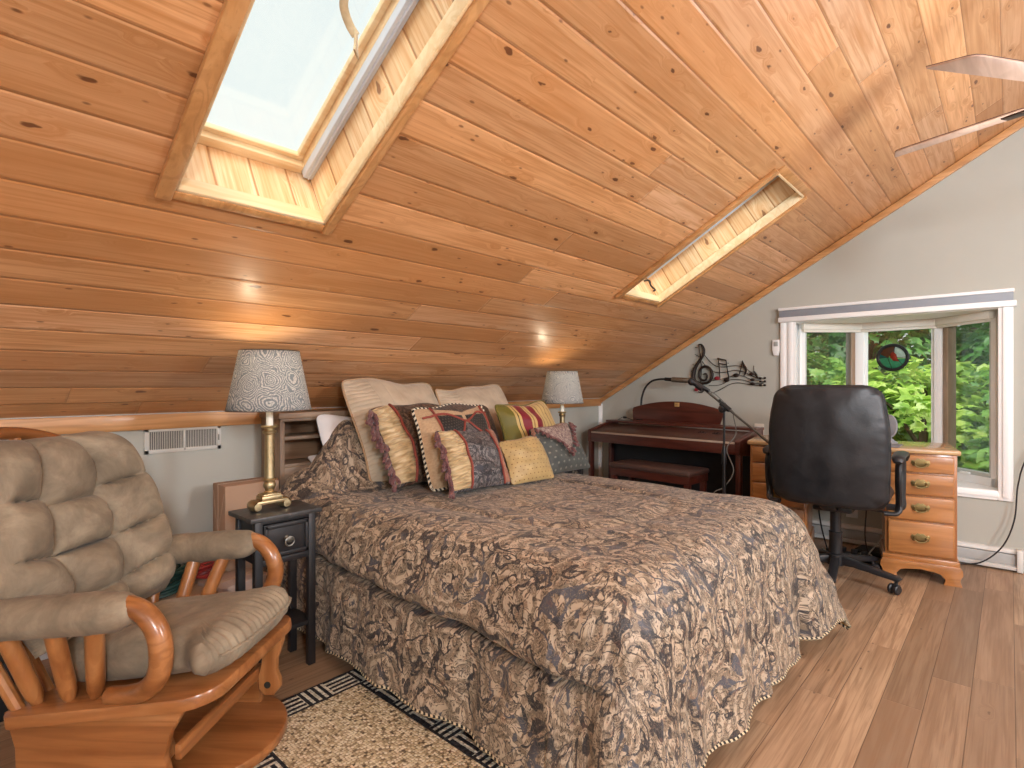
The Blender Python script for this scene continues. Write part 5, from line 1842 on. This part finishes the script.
# ================================================================ suncatcher in the window
M_lead = plain('black_glass_rim', '#121212', .35, var=.1)
def stained(name, c):
    t = NT(name)
    n = t.noise(t.obj(), 40, 3)
    cc = t.hsv(lin(c), val=t.m('MULTIPLY_ADD', n, .6, .7))
    tr = t.node('BsdfTranslucent', {'Color': cc}).outputs[0]
    tp = t.node('BsdfTransparent', {'Color': cc}).outputs[0]
    g = t.bsdf(cc, .15)
    m1 = t.node('MixShader', {0: .45, 1: tr, 2: tp}).outputs[0]
    return t.done(t.node('MixShader', {0: .35, 1: m1, 2: g}).outputs[0])
M_sg = [stained('stained_green', '#4fa07a'), stained('stained_red', '#b0442e'), stained('stained_white', '#c9d6cf'), stained('stained_brown', '#6e4a34'), stained('stained_teal', '#2f7a72')]
SX, SY, SZ, SR = PL[0] - .045, .645, 1.327, .103
sc_ = thing('suncatcher', 'round stained-glass suncatcher with a black rim hanging in the middle window pane', 'suncatcher', (SX, SY, SZ))
MB().torus((0, 0, 0), SR - .012, .012, axis='x', n=40, m=10).build('rim', M_lead, sc_)
def disc(name, pts, dx, mat):
    MB().prism(pts, dx - .002, dx + .002, axis='x', bev=.0008).build(name, mat, sc_)
r_ = SR - .012
disc('green_glass', arc(0, 0, r_, 185, 355, 24) + [(.03, .0), (-.03, -.01)], 0, M_sg[0])
disc('pale_glass', arc(0, 0, r_, 100, 185, 14) + [(-.04, -.005), (-.01, .02)], 0, M_sg[2])
disc('brown_glass', arc(0, 0, r_, 20, 100, 14) + [(-.01, .02), (.03, .0)], 0, M_sg[3])
disc('teal_glass', arc(0, 0, r_, -5, 20, 5) + [(.03, .0)], 0, M_sg[4])
disc('red_bird', [(-.005, .045), (.012, .03), (.015, .0), (-.005, -.025), (-.04, -.03), (-.03, -.01), (-.025, .02)], -.003, M_sg[1])
b = MB()
for p, q in (((-r_, 0), (r_, .0)), ((0, .02), (-.02, r_)), ((.03, 0), (.0, -r_)), ((-.03, -.01), (-.07, -.07))):
    b.tube([(-.003, p[0], p[1]), (-.003, q[0], q[1])], .0022, n=5)
b.build('lead_lines', M_lead, sc_)
b = MB().tube([(0, -.05, SR - .02), (.01, 0, SR + .12), (0, .05, SR - .02)], .0012, n=4)
b.build('hanging_cord', M_lead, sc_)

# ================================================================ ceiling fan
M_blade = wood('fan_blade_wood', '#cbaa94', '#bf9c86', '#a07f6a', axis=0, rough=.4, coat=.1)
M_bladedark = plain('fan_blade_top', '#3a2426', .5)
M_bronze = metal('fan_bronze', '#4a3a30', .4)
FX, FY, FZ = 2.70, -.24, 2.135
fan = thing('ceiling_fan', 'ceiling fan with wooden blades hanging at the upper right', 'ceiling fan', (FX, FY, FZ))
ztop = ZK + S30 * (YK - FY) - FZ
b = MB().lathe([(0, -.10), (.07, -.095), (.10, -.06), (.115, -.02), (.115, .05), (.08, .10), (.03, .12), (0, .12)], 32)
b.build('motor', M_bronze, fan)
MB().tube([(0, 0, .11), (0, 0, ztop - .01)], .014, n=12).build('downrod', M_bronze, fan)
MB().lathe([(.06, -.08), (.075, -.02), (.075, .06), (0, .06)], 24, M=Matrix.Translation((0, 0, ztop - .07))).build('canopy', M_bronze, fan)
for k in range(5):
    a = radians(FAN_A + 72 * k)
    MR = Matrix.Rotation(a, 4, 'Z') @ Matrix.Rotation(radians(-9), 4, 'X')
    b = MB()
    prof = [(.20, -.048), (.22, -.052), (.66, -.060), (.672, -.056), (.666, -.045), (.625, .040), (.61, .054), (.59, .058), (.22, .052), (.20, .048)]
    b.prism(prof, -.0025, .0025, bev=.001, M=MR)
    b.prism(prof, .0025, .0045, bev=.0005, M=MR, mi=1)
    bl = b.build('fan_blade', [M_blade, M_bladedark], fan)
    b = MB().prism([(.09, -.018), (.16, -.014), (.20, -.04), (.27, -.03), (.27, .03), (.20, .04), (.16, .014), (.09, .018)], -.008, -.0025, bev=.001, M=MR)
    b.build('blade_iron', M_bronze, bl)
t = NT('frosted_lit_glass')
M_litglass = t.done(t.node('Emission', {'Color': (1, .9, .76, 1), 'Strength': 2.2}).outputs[0])
MB().lathe([(.085, -.10), (.105, -.13), (.10, -.17), (.06, -.205), (0, -.215)], 32).build('light_bowl', M_litglass, fan)
L = bpy.data.lights.new('fan_light', 'POINT')
L.energy = FAN_W
L.color = (.84, .92, 1)
L.shadow_soft_size = .2
lo = bpy.data.objects.new('fan_light', L); COL.objects.link(lo); lo.parent = fan; lo.location = (0, 0, -.36)

# ================================================================ garden outside
M_grass = fabric('lawn_grass', '#4d6b2c', '#6b8a3c', 3, sheen=0)
g = MB().box((XG + .3, -14, -3.3), (30, 18, -3.1))
struct(g.build('ground', M_grass, smooth_=False))
def leafmat(name, cols):
    t = NT(name)
    r = t.node('ObjectInfo').outputs['Random']
    n = t.noise(t.obj(), 2.2, 3)
    n2 = t.wnoise(t.vm('SNAP', t.obj(), (.14, .14, .14)))
    c = t.ramp(t.m('ADD', t.m('MULTIPLY', n, .6), t.m('MULTIPLY', n2, .4)), [(.25, cols[0]), (.5, cols[1]), (.75, cols[2])])
    d = t.node('BsdfDiffuse', {'Color': c}).outputs[0]
    tr = t.node('BsdfTranslucent', {'Color': c}).outputs[0]
    gl = t.node('BsdfGlossy', {'Color': (1, 1, 1, 1), 'Roughness': .4}).outputs[0]
    m1 = t.node('MixShader', {0: .42, 1: d, 2: tr}).outputs[0]
    return t.done(t.node('MixShader', {0: .04, 1: m1, 2: gl}).outputs[0])
M_leaf = [leafmat('leaf_bright', ['#719c36', '#a6c852', '#d2e080']), leafmat('leaf_mid', ['#55823a', '#7cac4a', '#a6c864']), leafmat('leaf_dark', ['#3f6c32', '#58903e', '#7aac54'])]
M_bark = fabric('bark', '#4c4034', '#6b5a48', 12, sheen=0)
LEAF = [(0, 0), (.22, .10), (.48, .06), (.36, .28), (.52, .46), (.24, .52), (0, 1), (-.24, .52), (-.52, .46), (-.36, .28), (-.48, .06), (-.22, .10)]
def tree(label, x, y, zb_, R, H0, H1, nclus, per, size, mat, seed):
    rnd = random.Random(seed)
    r = thing('maple_tree', label, 'tree', (x, y, zb_), 0, 'leafy trees outside the bay window')
    V, F = [], []
    br = MB()
    br.tube([(0, 0, 0), (.05, .03, H0 * .6), (-.05, .05, H0 + (H1 - H0) * .4), (0, 0, H1 * .92)], [.16, .13, .09, .02], n=8, sub=4)
    for c in range(nclus):
        th, ph = rnd.uniform(0, 2 * pi), math.acos(rnd.uniform(-1, 1))
        rr = rnd.uniform(.45, 1.0) ** .5
        cx, cy, cz = R * rr * sin(ph) * cos(th), R * rr * sin(ph) * sin(th), (H0 + H1) / 2 + (H1 - H0) / 2 * rr * cos(ph)
        if c % 6 == 0:
            br.tube([(0, 0, cz * .8), (cx * .5, cy * .5, cz * .94), (cx, cy, cz)], [.03, .02, .006], n=5, sub=2)
        out = Vector((cx, cy, (cz - (H0 + H1) / 2) * .6))
        if out.length < .01:
            out = Vector((1, 0, 0))
        out.normalize()
        tilt = (Vector((0, 0, 1)) * .75 + out * .6).normalized()
        a1 = tilt.cross(Vector((.3, .9, .1))).normalized()
        a2 = tilt.cross(a1)
        cr_ = rnd.uniform(.22, .42) * R / 1.6
        for k in range(per):
            q, w_ = rnd.uniform(0, 2 * pi), sqrt(rnd.random()) * cr_
            p = Vector((cx, cy, cz)) + a1 * cos(q) * w_ + a2 * sin(q) * w_ + tilt * rnd.gauss(0, .05) - Vector((0, 0, 1)) * w_ * w_ * .6
            d_ = (a1 * cos(q) + a2 * sin(q) + Vector((rnd.gauss(0, .4), rnd.gauss(0, .4), rnd.gauss(-.35, .3)))).normalized()
            nrm = (tilt + Vector((rnd.gauss(0, .35), rnd.gauss(0, .35), rnd.gauss(0, .2)))).normalized()
            sd = d_.cross(nrm).normalized()
            s_ = size * rnd.uniform(.7, 1.25)
            o_ = len(V)
            for a_, b__ in LEAF:
                V.append(p + sd * a_ * s_ + d_ * b__ * s_ - nrm * (a_ * a_) * s_ * .5)
            F.append(list(range(o_, o_ + len(LEAF))))
    br.build('trunk', M_bark, r)
    m_ = MB(); m_.v = [tuple(v) for v in V]; m_.f = F; m_.uv = [None] * len(F); m_.mi = [0] * len(F)
    m_.build('foliage', mat, r, smooth_=False)
    return r
TR = [(8.2, .75, 1.9, 1.0, 4.6, 150, 46, .15, 0, 'bright green leafy tree nearest the bay window, behind the middle pane'),
      (8.8, 2.6, 1.9, .8, 5.0, 150, 46, .15, 1, 'leafy green tree seen through the left pane of the bay window'),
      (7.9, -.75, 1.7, .6, 4.8, 150, 46, .14, 1, 'leafy green tree seen through the right pane of the bay window'),
      (12.0, -.9, 2.6, .3, 7.0, 170, 40, .20, 2, 'dark green tree far behind, on the right of the garden'),
      (12.4, 2.0, 2.7, .3, 7.4, 180, 40, .20, 2, 'dark green tree far behind the bright tree, in the middle of the garden'),
      (12.6, 5.0, 2.7, .3, 7.2, 170, 40, .20, 2, 'dark green tree far behind, on the left of the garden'),
      (16.5, .6, 3.4, .2, 8.5, 170, 34, .30, 2, 'distant dark tree closing the garden on the right'),
      (17.0, 5.2, 3.4, .2, 8.5, 170, 34, .30, 2, 'distant dark tree closing the garden on the left')]
for i, (x, y, R, h0, h1, nc, pe, sz, mi_, lab) in enumerate(TR):
    tree(lab, x, y, -3.12, R, h0, h1, nc, pe, sz, M_leaf[mi_], 100 + i)

# ================================================================ light, world, camera
wd = bpy.data.worlds.new('sky')
SC.world = wd
wd.use_nodes = True
nt = wd.node_tree
bg = nt.nodes['Background']
tc = nt.nodes.new('ShaderNodeTexCoord')
ns = nt.nodes.new('ShaderNodeTexNoise')
ns.inputs['Scale'].default_value = 2.2
ns.inputs['Detail'].default_value = 5
nt.links.new(tc.outputs['Generated'], ns.inputs['Vector'])
rp = nt.nodes.new('ShaderNodeValToRGB')
rp.color_ramp.elements[0].position = .35
rp.color_ramp.elements[0].color = (.70, .77, .78, 1)
rp.color_ramp.elements[1].position = .65
rp.color_ramp.elements[1].color = (.83, .85, .82, 1)
nt.links.new(ns.outputs[0], rp.inputs[0])
nt.links.new(rp.outputs[0], bg.inputs[0])
bg.inputs[1].default_value = SKY_S

sun = bpy.data.lights.new('sun', 'SUN')
sun.energy = SUN_S
sun.angle = radians(50)
sun.color = (1, .98, .94)
so = bpy.data.objects.new('sun', sun); COL.objects.link(so)
so.rotation_euler = Vector((-.45, -.15, .88)).to_track_quat('Z', 'Y').to_euler()

# two unseen fill lamps, added behind the camera to brighten the room
M_fillglow = NT('fill_lamp_glow')
M_fillglow = M_fillglow.done(M_fillglow.node('Emission', {'Color': (1, .93, .84, 1), 'Strength': 3.0}).outputs[0])
def fill_lamp(label, x, s, power):
    p = Vector(onslope2(x, s))
    r = thing('fill_lamp', label, 'fill lamp', p, 0, None)
    r.rotation_euler = (radians(30), 0, 0)
    MB().lathe([(0, -.004), (.17, -.004), (.17, -.03), (.15, -.035), (0, -.035)], 32).build('mount', M_white, r)
    MB().lathe([(.15, -.035), (.14, -.06), (.09, -.085), (0, -.095)], 32).build('dome', M_fillglow, r)
    L = bpy.data.lights.new('fill_light', 'POINT')
    L.energy = power
    L.color = (.80, .90, 1)
    L.shadow_soft_size = .25
    lo = bpy.data.objects.new('fill_light', L); COL.objects.link(lo); lo.parent = r; lo.location = (0, 0, -.42)
fill_lamp('added fill lamp, unseen, behind the camera, nearer the far gable', -.9, 2.0, FILL_W * 1.5)
fill_lamp('added fill lamp, unseen, behind the camera, nearer the bay window', 1.9, 2.2, FILL_W)

cam = bpy.data.cameras.new('camera')
cam.sensor_width = 36
cam.lens = 36 * 547.5 / 1024
cam.clip_start = .02
co = bpy.data.objects.new('camera', cam)
COL.objects.link(co)
co.location = (0, 0, 1.13)
co.rotation_euler = (radians(90), 0, radians(42.29 - 90))
SC.camera = co

SC.view_settings.view_transform = 'Standard'
SC.view_settings.look = 'None'
SC.view_settings.exposure = EXPO
SC.view_settings.gamma = 1
SC.view_settings.use_curve_mapping = False
SC.cycles.use_denoising = True
SC.cycles.max_bounces = 10
SC.cycles.diffuse_bounces = 6
SC.cycles.transparent_max_bounces = 16
SC.cycles.sample_clamp_indirect = 6
